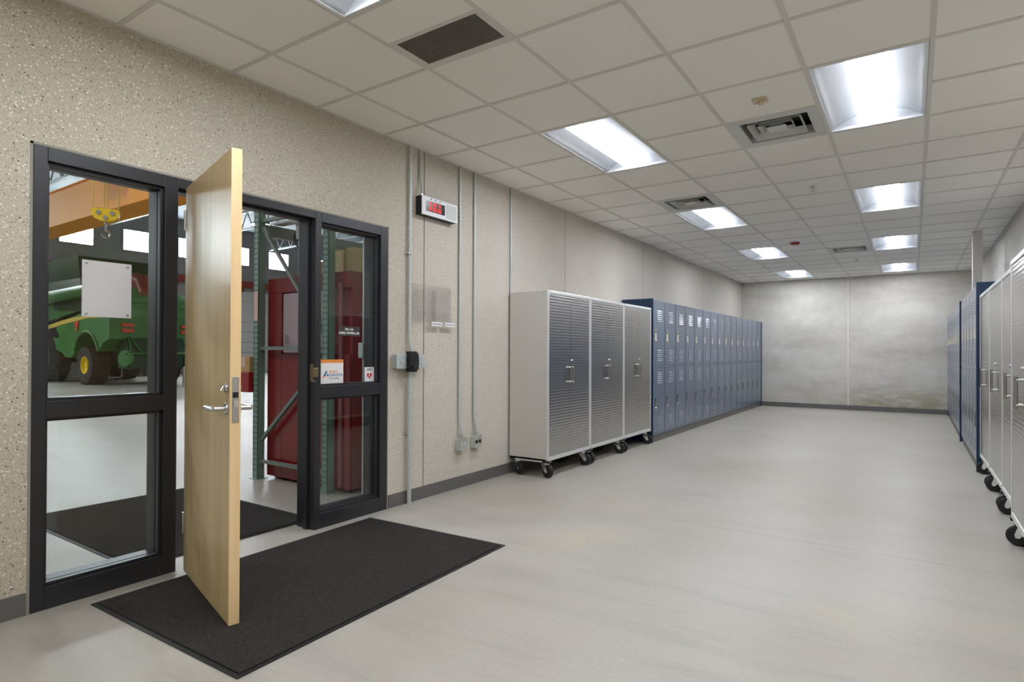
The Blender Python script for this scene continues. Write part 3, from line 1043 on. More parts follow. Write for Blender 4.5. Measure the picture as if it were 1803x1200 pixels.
def ribbed(y0, y1, z0, z1, x, pitch=0.0285, amp=0.0007, per=8):
    m_ = MB()
    n = int((z1 - z0) / pitch * per)
    vs, fs = [], []
    for k in range(n + 1):
        z = z0 + (z1 - z0) * k / n
        ph = (z - z0) / pitch
        fr = ph - math.floor(ph)
        d = amp * (0.5 - 0.5 * math.cos(2 * PI * fr)) ** 1.5 if 0 < k < n else 0
        vs += [(x + d, y0, z), (x + d, y1, z)]
    for k in range(n):
        a = 2 * k
        fs.append((a, a + 1, a + 3, a + 2))
    m_.add(vs, fs, True)
    xb = x - 0.018
    m_.add([(x, y0, z0), (x, y1, z0), (xb, y1, z0), (xb, y0, z0)], [(0, 1, 2, 3)])
    m_.add([(x, y0, z1), (x, y1, z1), (xb, y1, z1), (xb, y0, z1)], [(3, 2, 1, 0)])
    m_.add([(x, y0, z0), (xb, y0, z0), (xb, y0, z1), (x, y0, z1)], [(0, 1, 2, 3)])
    m_.add([(x, y1, z0), (xb, y1, z0), (xb, y1, z1), (x, y1, z1)], [(3, 2, 1, 0)])
    m_.add([(xb, y0, z0), (xb, y1, z0), (xb, y1, z1), (xb, y0, z1)], [(0, 3, 2, 1)])
    return m_


def make_caster():
    c = MB()
    c.box(-0.032, -0.032, -0.006, 0.032, 0.032, 0)
    c.lathe([(0.022, 0.0), (0.022, 0.012), (0.0, 0.012)], (0, 0, -0.018), (0, 0, 1), 16)
    for s_ in (-1, 1):
        y = s_ * 0.022
        c.prism([(-0.026, -0.018), (0.022, -0.018), (0.038, -0.066), (0.034, -0.082), (0.018, -0.082), (-0.012, -0.045)], 'y', y - 0.0016, y + 0.0016)
    c.box(-0.026, -0.0236, -0.021, 0.022, 0.0236, -0.018)
    fork = c.build('caster', 'bright', None)
    wv = MB().lathe([(0.014, -0.016), (0.04, -0.016), (0.048, -0.013), (0.05, -0.008), (0.05, 0.008), (0.048, 0.013), (0.04, 0.016), (0.014, 0.016)], (0.026, 0, -0.073), (0, 1, 0), 28)
    wh = wv.build('wheel', 'rubber', fork)
    MB().lathe([(0.0, -0.019), (0.009, -0.018), (0.012, -0.016), (0.012, 0.016), (0.009, 0.018), (0.0, 0.019)], (0.026, 0, -0.073), (0, 1, 0), 14).build('hub', 'bright', fork)
    return fork


def make_cabinet():
    r = empty('rolling_cabinet')
    body = MB()
    body.box(-CD, 0.0, CZ0 + 0.01, -0.022, 0.008, CZ1 - 0.004)
    body.box(-CD, CW - 0.008, CZ0 + 0.01, -0.022, CW, CZ1 - 0.004)
    body.box(-CD, 0.008, CZ0 + 0.01, -CD + 0.006, CW - 0.008, CZ1 - 0.004)
    body.box(-CD, 0.008, CZ1 - 0.012, -0.022, CW - 0.008, CZ1 - 0.004)
    body.box(-CD, 0.008, CZ0 + 0.01, -0.022, CW - 0.008, CZ0 + 0.03)
    for z in (0.42, 0.72, 1.03, 1.33, 1.6):
        body.box(-CD + 0.01, -0.0012, z, -0.03, 0.0, z + 0.006).box(-CD + 0.01, CW, z, -0.03, CW + 0.0012, z + 0.006)
    body.build('body', 'cab_side', r, bevel=0.002)
    fr = MB()
    fr.box(-0.024, 0.0, CZ0 + 0.012, 0.0, 0.026, CZ1).box(-0.024, CW - 0.026, CZ0 + 0.012, 0.0, CW, CZ1)
    fr.box(-0.024, 0.026, CZ1 - 0.034, 0.002, CW - 0.026, CZ1).box(-0.024, 0.026, CZ0 + 0.012, 0.002, CW - 0.026, CZ0 + 0.05)
    fr.build('front_frame', 'cab_frame', r, bevel=0.005)
    MB().box(-CD, 0.0, CZ0 - 0.004, -0.01, 0.012, CZ0 + 0.03).build('base_rail', 'cab_frame', r, bevel=0.002)
    MB().box(-CD, CW - 0.012, CZ0 - 0.004, -0.01, CW, CZ0 + 0.03).build('base_rail', 'cab_frame', r, bevel=0.002)
    for y0, y1, hy in ((0.029, CW / 2 - 0.0012, CW / 2 - 0.029), (CW / 2 + 0.0012, CW - 0.029, CW / 2 + 0.029)):
        d = ribbed(y0, y1, CZ0 + 0.053, CZ1 - 0.037, -0.004).build('door', 'stainless', r)
        for hz in (0.915, 1.06):
            MB().tube([(-0.004, hy, hz), (0.026, hy, hz)], 0.0075, 12).build('handle_post', 'bright', d)
        MB().tube([(0.024, hy, 0.895), (0.024, hy, 1.08)], 0.0068, 12).build('handle_bar', 'stainless', d)
    MB().lathe([(0.0, 0.012), (0.009, 0.012), (0.012, 0.009), (0.012, 0.0)], (-0.004, CW / 2 + 0.035, 1.128), (1, 0, 0), 16).build('key_lock', 'bright', r)
    for y in (-0.002, CW - 0.034):
        for xx in (-CD - 0.002, -0.062):
            MB().box(xx, y, CZ0 - 0.008, xx + 0.068, y + 0.036, CZ0 + 0.014).build('corner_bumper', 'black', r, bevel=0.004)
    for y in (-0.0025, CW):
        for z in (0.97, 1.76):
            MB().box(-0.07, y, z, -0.024, y + 0.0025, z + 0.045).build('hinge_bracket', 'galv', r)
    ca = make_caster()
    spots = [(-0.062, 0.06, -0.25), (-0.062, CW - 0.06, 0.2), (-CD + 0.06, 0.06, -0.5), (-CD + 0.06, CW - 0.06, 0.3)]
    for k, (x, y, a) in enumerate(spots):
        c = ca if k == 0 else copy_tree(ca)
        c.parent = r
        c.location = (x, y, 0.1541)
        c.scale = (1.25, 1.25, 1.25)
        c.rotation_euler = (0, 0, a)
    return r


cab = make_cabinet()
spots = [((0.470, 1.092), 0, 'ribbed steel rolling cabinet nearest the conduits, its plain silver side showing'),
         ((0.466, 2.003), 0, 'middle ribbed steel rolling cabinet of the three on the left'),
         ((0.462, 2.914), 0, 'ribbed steel rolling cabinet against the navy locker end panel on the left'),
         ((3.885, 1.155), PI, 'ribbed steel rolling cabinet cut off by the right edge, standing furthest forward'),
         ((3.928, 2.068), PI, 'second ribbed steel rolling cabinet from the front on the right'),
         ((3.930, 2.981), PI, 'third ribbed steel rolling cabinet from the front on the right'),
         ((3.930, 3.896), PI, 'farthest rolling cabinet on the right, against the navy locker side')]
for k, ((x, y), rz, lab) in enumerate(spots):
    o = cab if k == 0 else copy_tree(cab)
    o.location = (x, y, 0)
    o.rotation_euler = (0, 0, rz)
    tag(o, lab, 'cabinet', 'ribbed steel rolling cabinets')

# ------------------------------------------------------------------ lockers
LW, LD, LZ0, LZ1 = 0.4565, 0.43, 0.10, 1.932


def louvers(mb, y0, y1, z0, n, pitch=0.028, x=0.0):
    for k in range(n):
        z = z0 + k * pitch
        mb.add([(x, y0, z), (x, y1, z), (x + 0.007, y1 - 0.004, z + 0.002), (x + 0.007, y0 + 0.004, z + 0.002), (x, y0, z + 0.018), (x, y1, z + 0.018)],
               [(0, 1, 2, 3), (3, 2, 5, 4), (0, 3, 4), (1, 5, 2)])


def make_locker(hand):
    """hand=1: latch on the low-y side."""
    r = empty('locker')
    bd = MB()
    bd.box(-LD, 0, LZ0, -0.004, 0.004, LZ1).box(-LD, LW - 0.004, LZ0, -0.004, LW, LZ1)
    bd.box(-LD, 0.004, LZ0, -LD + 0.004, LW - 0.004, LZ1)
    bd.box(-LD, 0.004, LZ1 - 0.006, -0.002, LW - 0.004, LZ1).box(-LD, 0.004, LZ0, -0.002, LW - 0.004, LZ0 + 0.02)
    bd.box(-0.02, 0.0, LZ0, 0.0, 0.016, LZ1).box(-0.02, LW - 0.016, LZ0, 0.0, LW, LZ1)
    bd.box(-0.02, 0.016, LZ1 - 0.022, 0.0, LW - 0.016, LZ1).box(-0.02, 0.016, LZ0, 0.0, LW - 0.016, LZ0 + 0.024)
    bd.box(-LD + 0.004, 0.016, 1.018, 0.0, LW - 0.016, 1.044)
    bd.build('body', 'locker', r, bevel=0.0012)
    MB().box(-LD + 0.02, 0.0, 0.001, -0.012, LW, LZ0).build('plinth', 'base', r)
    ly = 0.095 if hand == 1 else LW - 0.095
    sg = 1 if hand == 1 else -1
    v0, v1 = (0.16, 0.34) if hand == 1 else (LW - 0.34, LW - 0.16)
    for z0, z1, top in ((0.128, 1.014, 0), (1.048, 1.906, 1)):
        d = MB().box(-0.016, 0.0185, z0, 0.0035, LW - 0.0185, z1)
        zc = 1.45 if top else 0.53
        if top:
            louvers(d, v0, v1, 1.635, 6, x=0.0035)
            louvers(d, v0, v1, 1.095, 6, x=0.0035)
        else:
            louvers(d, v0, v1, 0.79, 6, x=0.0035)
            louvers(d, v0, v1, 0.20, 5, x=0.0035)
        do = d.build('door', 'locker', r, bevel=0.001)
        cup = MB().box(0.0035, ly - 0.028, zc - 0.078, 0.005, ly + 0.028, zc + 0.078)
        co = cup.build('latch_cup', 'cup_shade', do)
        rim = MB()
        rim.box(0.005, ly - 0.028, zc - 0.078, 0.0075, ly - 0.022, zc + 0.078).box(0.005, ly + 0.022, zc - 0.078, 0.0075, ly + 0.028, zc + 0.078)
        rim.box(0.005, ly - 0.022, zc + 0.07, 0.0075, ly + 0.022, zc + 0.078)
        rim.box(0.005, ly - 0.014, zc - 0.06, 0.014, ly + 0.014, zc + 0.03)
        rim.prism([(0.005, zc - 0.078), (0.018, zc - 0.07), (0.018, zc - 0.062), (0.005, zc - 0.05)], 'y', ly - 0.022, ly + 0.022)
        rim.build('latch_lift', 'latch_glint' if top else 'chrome', do)
    return r


ORD = ['first', 'second', 'third', 'fourth', 'fifth', 'sixth', 'seventh', 'eighth', 'ninth', 'tenth', 'eleventh', 'twelfth', 'thirteenth', 'fourteenth', 'fifteenth']
lkA = make_locker(1)
LY0 = 3.868
for k in range(15):
    o = lkA if k == 0 else copy_tree(lkA)
    o.location = (0.462, LY0 + k * LW, 0)
    tag(o, '%s blue two tier steel locker counted from the steel cabinets, left row' % ORD[k], 'locker', 'blue lockers along the left wall')
lkB = make_locker(-1)
for k in range(5):
    o = lkB if k == 0 else copy_tree(lkB)
    o.location = (3.914, 4.0 + (k + 1) * LW, 0)
    o.rotation_euler = (0, 0, PI)
    tag(o, '%s blue locker past the steel cabinets, right row, before the white column' % ORD[k], 'locker', 'blue lockers along the right wall')
NB = 9
BY = 6.500
for k in range(NB):
    o = copy_tree(lkB)
    t = k * LW
    o.location = (3.911 + 0.0045 * (t + LW), BY + t + LW, 0)
    o.rotation_euler = (0, 0, PI - 0.0045)
    tag(o, '%s blue locker beyond the white column, right row' % ORD[k], 'locker', 'blue lockers along the right wall')


def end_panel(x0, y0, x1, y1, z1, label):
    o = MB().box(x0, y0, 0.001, x1, y1, z1).build('locker_end_panel', 'navy', origin=((x0 + x1) / 2, (y0 + y1) / 2, 0), bevel=0.002)
    tag(o, label, 'locker panel', 'navy locker end panels')


end_panel(0.02, LY0 - 0.014, 0.470, LY0 - 0.0005, 1.945, 'navy end panel closing the left locker row beside the cabinets')
end_panel(0.40, LY0 + 15 * LW + 0.002, 0.466, YF - 0.012, 1.932, 'narrow navy filler between the last left locker and far wall')
end_panel(3.905, 3.916, 4.36, 3.995, 1.950, 'wide navy end panel between right-hand cabinets and lockers')
end_panel(3.900, BY - 0.022, 4.36, BY - 0.006, 1.945, 'navy end panel right behind the white column')
end_panel(3.928, BY + NB * LW + 0.004, 4.36, BY + NB * LW + 0.02, 1.85, 'farthest navy end panel, by the far wall on the right')

r = empty('steel_column', (4.085, 6.345, 0), 0, 'slim white square column rising to the ceiling behind the right-hand lockers', 'column')
MB().box(-0.054, -0.05, 0.012, 0.054, 0.05, H + 0.25).build('shaft', 'column', r, bevel=0.008)
MB().box(-0.075, -0.056, 0.0, 0.075, 0.056, 0.012).build('base_plate', 'column', r)

# ------------------------------------------------------------------ workshop shell
structure('wall_workshop_far', MB().box(SX - 0.2, SY0, 0, SX, SY1, SZ), 'shop_wall', 'dark grey far wall of the workshop', 'wall')
structure('wall_workshop_left', MB().box(SX, SY0 - 0.2, 0, -WT, SY0, SZ), 'shop_wall', 'side wall of the workshop', 'wall')
structure('wall_workshop_right', MB().box(SX, SY1, 0, -WT, SY1 + 0.2, SZ), 'shop_wall', 'side wall of the workshop, right', 'wall')
b = MB().box(SX, SY0, SZ, 0, SY1, SZ + 0.1)
structure('ceiling_workshop', b, 'shop_ceil', 'dark steel deck of the workshop', 'ceiling')
for k in range(7):
    y = -4.0 + k * 4.2
    r = empty('roof_joist', (-14, y, SZ - 0.9), 0, 'open web steel joist spanning the workshop roof', 'roof joist', 'workshop roof joists')
    MB().box(-13.8, -0.05, 0.82, 13.6, 0.05, 0.9).build('top_chord', 'shop_steel', r)
    MB().box(-13.8, -0.05, 0.0, 13.6, 0.05, 0.08).build('bottom_chord', 'shop_steel', r)
    wb = MB()
    for i in range(28):
        x = -13.8 + i * 0.98
        wb.bar((x, 0, 0.04), (x + 0.49, 0, 0.86), 0.04, 0.04).bar((x + 0.49, 0, 0.86), (x + 0.98, 0, 0.04), 0.04, 0.04)
    wb.build('web', 'shop_steel', r)

n = 3
for k, y0 in enumerate((-8.77, -6.19, -3.61, -1.03, 1.55, 4.13, 6.71, 9.29, 11.87, 14.45, 17.03, 19.61)):
    r = empty('window_%d' % n, (SX, y0, 6.08), 0, 'high daylit clerestory window of the workshop', 'window', kind='structure')
    MB().box(0, 0, -0.03, 0.05, 1.30, 0.0).box(0, 0, 0.96, 0.05, 1.30, 0.99).box(0, -0.03, -0.03, 0.05, 0.0, 0.99).box(0, 1.30, -0.03, 0.05, 1.33, 0.99).build('window_frame', 'shop_steel', r)
    MB().box(0, 0, 0, 0.012, 1.30, 0.96).build('pane', 'daylight', r)
    n += 1
for k, (x, y) in enumerate(((-4.5, -5), (-4.5, 3.5), (-4.5, 12), (-13, -5), (-8.5, -1.6), (-13, 12), (-21, -5), (-21, 12))):  # added unseen lamps that brighten the workshop and the crane face
    r = empty('added_shop_lamp', (x, y, SZ - 1.1), 0, 'added unseen lamp under the workshop roof, brightening the workshop', 'lamp', 'added workshop lamps')
    MB().lathe([(0.43, 0.0), (0.36, 0.12), (0.12, 0.22), (0.0, 0.22)], (0, 0, 0), (0, 0, 1), 20).build('shade', 'galv', r)
    MB().lathe([(0.0, 0.015), (0.41, 0.015)], (0, 0, 0), (0, 0, 1), 20).build('lit_disc', 'added_lamp', r)
    MB().tube([(0, 0, 0.22), (0, 0, 1.1)], 0.012, 8).build('stem', 'black', r)

# sectional door in the workshop far wall
r = empty('door_2', (SX, 16.2, 0), 0, 'large white sectional overhead door across the workshop', 'door', kind='structure')
for k in range(8):
    MB().box(0.0, -3.6, 0.01 + k * 0.575, 0.06, 3.6, 0.57 + k * 0.575).build('panel', 'dock', r, bevel=0.012)
MB().box(0.0, -3.75, 0, 0.12, -3.62, 4.72).box(0.0, 3.62, 0, 0.12, 3.75, 4.72).build('track', 'shop_steel', r)
r = empty('wall_rail', (SX, 7, 4.82), 0, 'rust red service rail running along the workshop far wall', 'rail')
MB().box(0.08, -8, -0.02, 0.3, 12.8, 0.02).box(0.08, -8, 0.02, 0.12, 12.8, 0.35).build('channel', 'rail_red', r)
bk = MB()
for k in range(12):
    bk.box(0.0, -7.9 + k * 1.8, -0.25, 0.1, -7.75 + k * 1.8, 0.3)
bk.build('bracket', 'rail_red', r)

# ------------------------------------------------------------------ overhead crane
r = empty('overhead_crane', (-13.95, 2.2, 4.27), 0, 'amber painted overhead crane girder seen through the left sidelight', 'crane')
MB().box(-13.45, -0.2, 0.03, 13.4, 0.25, 0.86).box(-13.45, -0.24, 0.0, 13.4, 0.42, 0.03).box(-13.45, -0.24, 0.86, 13.4, 0.3, 0.89).build('girder', 'crane', r, bevel=0.006)
MB().box(13.4, -1.2, 0.0, 13.7, 1.6, 0.5).box(-13.7, -1.2, 0.0, -13.45, 1.6, 0.5).build('end_truck', 'crane', r)
MB().box(3.0, -0.95, 0.72, 3.9, -0.2, 1.25).box(3.1, -0.9, 0.86, 3.8, 0.5, 1.1).build('trolley', 'crane', r, bevel=0.01)
hk = empty('hook_block', (0, 0, 0))
hk.parent = r
hx, hy, hz = 3.45, -0.55, -0.22
for yy in (-0.09, 0.05):
    q = [(hx - 0.0, 0)]
    pr = []
    for i in range(21):
        a = PI + PI * i / 20
        pr.append((0.24 * math.cos(a), 0.17 * math.sin(a) + 0.0))
    pr += [(0.24, 0.06), (0.18, 0.09), (-0.18, 0.09), (-0.24, 0.06)]
    # plates face the corridor, turned a little towards it
    m_ = MB().prism(pr, 'x', yy, yy + 0.04)
    o = m_.build('side_plate', 'hook_yellow', r, bevel=0.006)
    o.location = (hx, hy, hz)
    o.rotation_euler = (0, 0, -0.45)
bl = MB()
for yy, zz in ((-0.12, 0.0), (0.12, 0.0), (0.0, -0.1)):
    bl.lathe([(0.0, 0.02), (0.045, 0.02), (0.05, 0.0)], (0.09, yy, zz), (1, 0, 0), 16)
o = bl.build('sheave_pin', 'chrome', r)
o.location = (hx, hy, hz)
o.rotation_euler = (0, 0, -0.45)
bl = MB()
for yy in (-0.12, 0.12):
    bl.lathe([(0.0, -0.045), (0.11, -0.045), (0.11, 0.045), (0.0, 0.045)], (0.0, yy, 0.0), (1, 0, 0), 20)
o = bl.build('sheave', 'black', r)
o.location = (hx, hy, hz)
o.rotation_euler = (0, 0, -0.45)
rp = MB()
for yy in (-0.22, -0.03, 0.03, 0.22):
    for xx in (-0.03, 0.03):
        p = Matrix.Rotation(-0.45, 3, 'Z') @ Vector((xx, yy, 0))
        rp.tube([(hx + p.x, hy + p.y, hz + 0.05), (hx + p.x, hy + p.y, 0.85)], 0.009, 6)
rp.build('wire_rope', 'stripe', r)
hp = []
for i in range(15):
    a = PI * 0.5 - PI * 1.45 * i / 14
    hp.append((hx, hy + 0.075 * math.cos(a), hz - 0.42 + 0.075 * math.sin(a)))
MB().tube([(hx, hy, hz - 0.18), (hx, hy, hz - 0.345)] + hp[1:], 0.02, 10, radii=[0.025, 0.025] + [0.024 - 0.0008 * i for i in range(14)]).build('hook', 'chrome', r)
bpy.data.objects.remove(hk)

# ------------------------------------------------------------------ green harvester (rear faces the corridor)
hv = empty('combine_harvester', (-22.5, 6.7, 0), 0, 'large green harvester with yellow wheel rims parked in the workshop', 'harvester')
hv['world_origin'] = 1
YL, YR = 5.25, 8.2
side = [(-19.3, 1.62), (-19.3, 2.9), (-19.6, 3.15), (-20.8, 3.35), (-22.4, 3.45), (-26.8, 3.6), (-27.3, 3.2), (-27.3, 1.9), (-26.3, 1.9)]
for i in range(7):
    a = math.radians(30 + 120 * i / 6)
    side.append((-24.75 - 1.45 * math.cos(a) * -1 if False else -24.75 - 1.45 * math.cos(PI - a), 0.95 + 1.45 * math.sin(a)))
side += [(-23.3, 1.15), (-22.9, 0.95), (-22.35, 1.0)]
for i in range(9):
    a = math.radians(165 - 150 * i / 8)
    side.append((-21.1 + 1.0 * math.cos(a), 0.95 + 0.93 * math.sin(a)))
side += [(-19.75, 1.5)]
MB().prism(side, 'y', YL, YR).build('body', 'green', hv, bevel=0.03)
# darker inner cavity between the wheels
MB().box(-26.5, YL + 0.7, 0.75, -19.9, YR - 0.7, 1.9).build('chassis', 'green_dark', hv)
# wheel arch lip
al = MB()
al.tube([(-21.1 + 1.02 * math.cos(math.radians(165 - 150 * i / 12)), YL - 0.02, 0.95 + 0.95 * math.sin(math.radians(165 - 150 * i / 12))) for i in range(13)], 0.045, 8)
al.build('fender_lip', 'green', hv)
# yellow stripe sweeping along the side
st = MB()
pt = [(-27.0, 1.75), (-25.8, 2.0), (-24.5, 2.13), (-23.3, 2.27), (-22.2, 2.36), (-21.0, 2.41), (-19.4, 2.40)]
vs = [(x, YL - 0.012, z + 0.075) for x, z in pt] + [(x, YL - 0.012, z - 0.075 + (0.04 if i > 4 else 0)) for i, (x, z) in enumerate(pt)]
nn = len(pt)
st.add(vs + [(x, y + 0.01, z) for x, y, z in vs], [(i, i + 1, i + 1 + nn, i + nn) for i in range(nn - 1)] + [(i + 2 * nn, i + nn * 3, i + 1 + nn * 3, i + 1 + 2 * nn) for i in range(nn - 1)] + [(i, i + 2 * nn, i + 1 + 2 * nn, i + 1) for i in range(nn - 1)])
st.build('side_stripe', 'stripe', hv)
tr = MB().prism([(-22.08, 2.28), (-21.72, 2.28), (-21.82, 2.02), (-21.98, 2.02)], 'y', YL - 0.03, YL - 0.015)
tr.build('warning_sign', 'reflector', hv)
MB().prism([(-21.97, 2.06), (-21.83, 2.06), (-21.9, 1.88)], 'y', YL - 0.03, YL - 0.015).build('warning_tip', 'orange', hv)
# dark panel filling the black opening under the tank
MB().prism([(-24.0, 2.75), (-24.2, 3.35), (-20.0, 3.2), (-20.4, 2.95), (-22.0, 2.65)], 'y', YL - 0.01, YL + 0.02).build('dark_side_panel', 'green_dark', hv)
# grain tank with flared extension
tk = MB()
def qd(x0, x1, y0, y1, z): return [(x0, y0, z), (x1, y0, z), (x1, y1, z), (x0, y1, z)]
tk.rings([qd(-26.6, -21.9, YL + 0.1, YR - 0.1, 3.4), qd(-26.6, -22.1, YL + 0.15, YR - 0.15, 3.9), qd(-27.2, -21.6, YL - 0.1, YR + 0.1, 4.65)], smooth=False)
tk.build('grain_tank', 'green_dark', hv, bevel=0.02)
MB().tube([(-21.8, YL + 0.4, 4.3), (-21.6, YL + 0.1, 4.5)], 0.06, 8).build('tank_light', 'bright', hv)
# rear hood
hd = MB().rings([qd(-20.6, -19.27, YL + 0.1, YR - 0.1, 2.4), qd(-20.7, -19.35, YL + 0.2, YR - 0.2, 3.1), qd(-21.0, -20.0, YL + 0.5, YR - 0.5, 3.55)], smooth=False)
hd.build('rear_hood', 'green', hv, bevel=0.06)
# unloading auger folded back along the side
MB().tube([(-25.0, 5.0, 3.1), (-24.6, 5.0, 3.2), (-17.4, 5.05, 3.42), (-16.9, 5.05, 3.44)], 0.2, 18, radii=[0.26, 0.22, 0.2, 0.21]).build('unloading_auger', 'green', hv)
MB().tube([(-16.95, 5.05, 3.44), (-16.5, 5.05, 3.4), (-16.3, 5.05, 3.0)], 0.2, 16, radii=[0.24, 0.22, 0.17]).build('auger_spout', 'rail_red', hv)
MB().bar((-24.9, 5.05, 1.95), (-24.9, 5.05, 3.2), 0.3, 0.3).bar((-20.2, 5.3, 3.2), (-20.2, 4.95, 3.2), 0.1, 0.16).build('auger_elbow', 'green', hv)


def wheel(cx, y0, y1, R, rim, name='wheel', out=-1):
    t = MB()
    yc = (y0 + y1) / 2
    w2 = (y1 - y0) / 2
    t.lathe([(rim, -w2 * 0.85), (R * 0.8, -w2), (R * 0.95, -w2 * 0.9), (R * 0.965, -w2 * 0.4), (R * 0.97, w2 * 0.4), (R * 0.95, w2 * 0.9), (R * 0.8, w2), (rim, w2 * 0.85)], (cx, yc, R), (0, 1, 0), 40)
    for k in range(22):
        a0 = 2 * PI * k / 22
        for s_ in (-1, 1):
            p0 = a0 + (0.14 if s_ > 0 else 0)
            A = Vector((cx + R * 0.965 * math.cos(p0), yc, R + R * 0.965 * math.sin(p0)))
            B = Vector((cx + R * 0.95 * math.cos(p0 + 0.22), yc + s_ * w2 * 0.95, R + R * 0.95 * math.sin(p0 + 0.22)))
            t.bar(A, B, 0.06, R * 0.075)
    o = t.build(name, 'tyre', hv)
    k = MB()
    yo = y0 if out < 0 else y1
    k.lathe([(rim * 1.04, 0.06), (rim * 1.04, 0.0), (rim * 0.94, 0.01), (rim * 0.86, 0.09), (rim * 0.4, 0.14), (rim * 0.34, 0.05), (0.0, 0.04)], (cx, yo + (0.03 if out < 0 else -0.03), R), (0, -out, 0), 32)
    k.build('rim', 'yellow', o)
    return o


wheel(-21.1, 5.15, 5.78, 0.70, 0.30, out=-1)
wheel(-21.1, 7.65, 8.28, 0.70, 0.30, out=1)
wheel(-24.75, 5.0, 5.8, 0.98, 0.48, out=-1)
wheel(-24.75, 7.6, 8.4, 0.98, 0.48, out=1)
MB().tube([(-21.1, 5.6, 0.72), (-21.1, 7.8, 0.72)], 0.11, 12).tube([(-24.75, 5.6, 0.98), (-24.75, 7.8, 0.98)], 0.16, 12).build('axle', 'green_dark', hv)
# straw chopper and spreader at the rear
MB().rings([qd(-20.1, -19.35, YL + 0.5, YR - 0.5, 1.75), qd(-19.9, -18.9, YL + 0.45, YR - 0.45, 1.05), qd(-19.7, -18.95, YL + 0.45, YR - 0.45, 0.6)], smooth=False).build('straw_chopper', 'green_dark', hv, bevel=0.03)
MB().tube([(-18.85, YL + 0.3, 1.12), (-18.85, YR - 0.3, 1.12)], 0.04, 10).bar((-18.88, YL + 0.5, 1.15), (-19.3, YL + 0.6, 1.7), 0.05, 0.05).bar((-18.88, YL + 0.85, 1.15), (-19.3, YL + 0.65, 1.7), 0.05, 0.05).build('spreader_bar', 'green', hv)
MB().lathe([(0.28, 0.0), (0.28, 0.12), (0.0, 0.14)], (-19.0, YL + 0.45, 0.95), (0.3, -1, 0), 18).build('belt_guard', 'green', hv)
for yy in (YL + 0.5, YR - 0.6):
    MB().tube([(-18.9, yy, 1.0), (-18.9, yy, 0.55)], 0.05, 8).build('spreader_leg', 'green_dark', hv)
for z in (2.06, 1.86):
    MB().box(-19.3, 5.62, z, -19.24, 6.0, z + 0.11).build('rear_reflector', 'reflector', hv)
    MB().box(-19.3, 7.62, z, -19.24, 8.0, z + 0.11).build('rear_reflector', 'reflector', hv)
# cab and feeder house at the front, steps
MB().rings([qd(-27.8, -26.3, YL + 0.5, YR - 0.5, 1.9), qd(-27.85, -26.2, YL + 0.45, YR - 0.45, 3.0), qd(-27.7, -26.3, YL + 0.6, YR - 0.6, 3.9)], smooth=False).build('cab', 'black', hv, bevel=0.05)
MB().box(-22.9, 6.1, 0.15, -22.3, 6.9, 0.2).bar((-22.9, 6.1, 0.2), (-22.9, 6.1, 0.9), 0.05, 0.05).bar((-22.3, 6.9, 0.2), (-22.3, 6.9, 0.9), 0.05, 0.05).build('step', 'galv', hv)

# white storage cabinets by the far wall, glimpsed past the harvester
r = empty('parts_cabinet', (-27.5, 10.9, 0), 0, 'pale storage cabinet by the workshop far wall', 'cabinet')
MB().box(-0.4, -0.6, 0.08, 0.4, 0.6, 1.9).build('body', 'dock', r, bevel=0.01)
MB().box(0.4, -0.58, 0.12, 0.42, -0.005, 1.86).build('door', 'dock', r)
MB().box(0.4, 0.005, 0.12, 0.42, 0.58, 1.86).build('door', 'dock', r)
MB().box(-0.38, -0.58, 0.0, 0.38, 0.58, 0.08).build('base', 'black', r)

# ------------------------------------------------------------------ pallet rack beside the doorway
rk = empty('pallet_rack', (-1.3, -0.46, 0), 0, 'green perforated steel pallet rack frame just beyond the doorway', 'rack')
rk['world_origin'] = 1
PXS = (-1.815, -0.805)
for yf in (-0.46, 2.1):
    for px in PXS:
        m_ = MB()
        m_.box(px - 0.038, yf - 0.038, 0.004, px + 0.038, yf - 0.034, 3.0)
        m_.box(px - 0.038, yf - 0.038, 0.004, px - 0.034, yf + 0.035, 3.0)
        m_.box(px + 0.034, yf - 0.038, 0.004, px + 0.038, yf + 0.035, 3.0)
        m_.box(px - 0.06, yf - 0.06, 0.0, px + 0.06, yf + 0.06, 0.005)
        po = m_.build('upright', 'rack', rk)
        hs = MB()
        for k in range(58):
            z = 0.08 + k * 0.05
            for xx in (-0.017, 0.017):
                hs.prism([(px + xx - 0.007, z), (px + xx + 0.007, z), (px + xx + 0.004, z + 0.018), (px + xx - 0.004, z + 0.018)], 'y', yf - 0.0388, yf - 0.0379)
        hs.build('slot_holes', 'rack_dark', po)
    for z in (0.17, 1.24, 2.45):
        MB().bar((PXS[0] + 0.036, yf - 0.0, z), (PXS[1] - 0.036, yf - 0.0, z), 0.035, 0.032).build('cross_brace', 'brace', rk)
    for a, c in ((0.36, 1.16), (2.40, 1.34)):
        MB().bar((PXS[0] + 0.036, yf + 0.0, a), (PXS[1] - 0.036, yf, c), 0.03, 0.03).build('diagonal_brace', 'brace', rk)
for px in PXS:
    for z in (2.32,):
        MB().box(px - 0.03, -0.46 + 0.04, z, px + 0.03, 2.06, z + 0.11).build('load_beam', 'brace', rk)
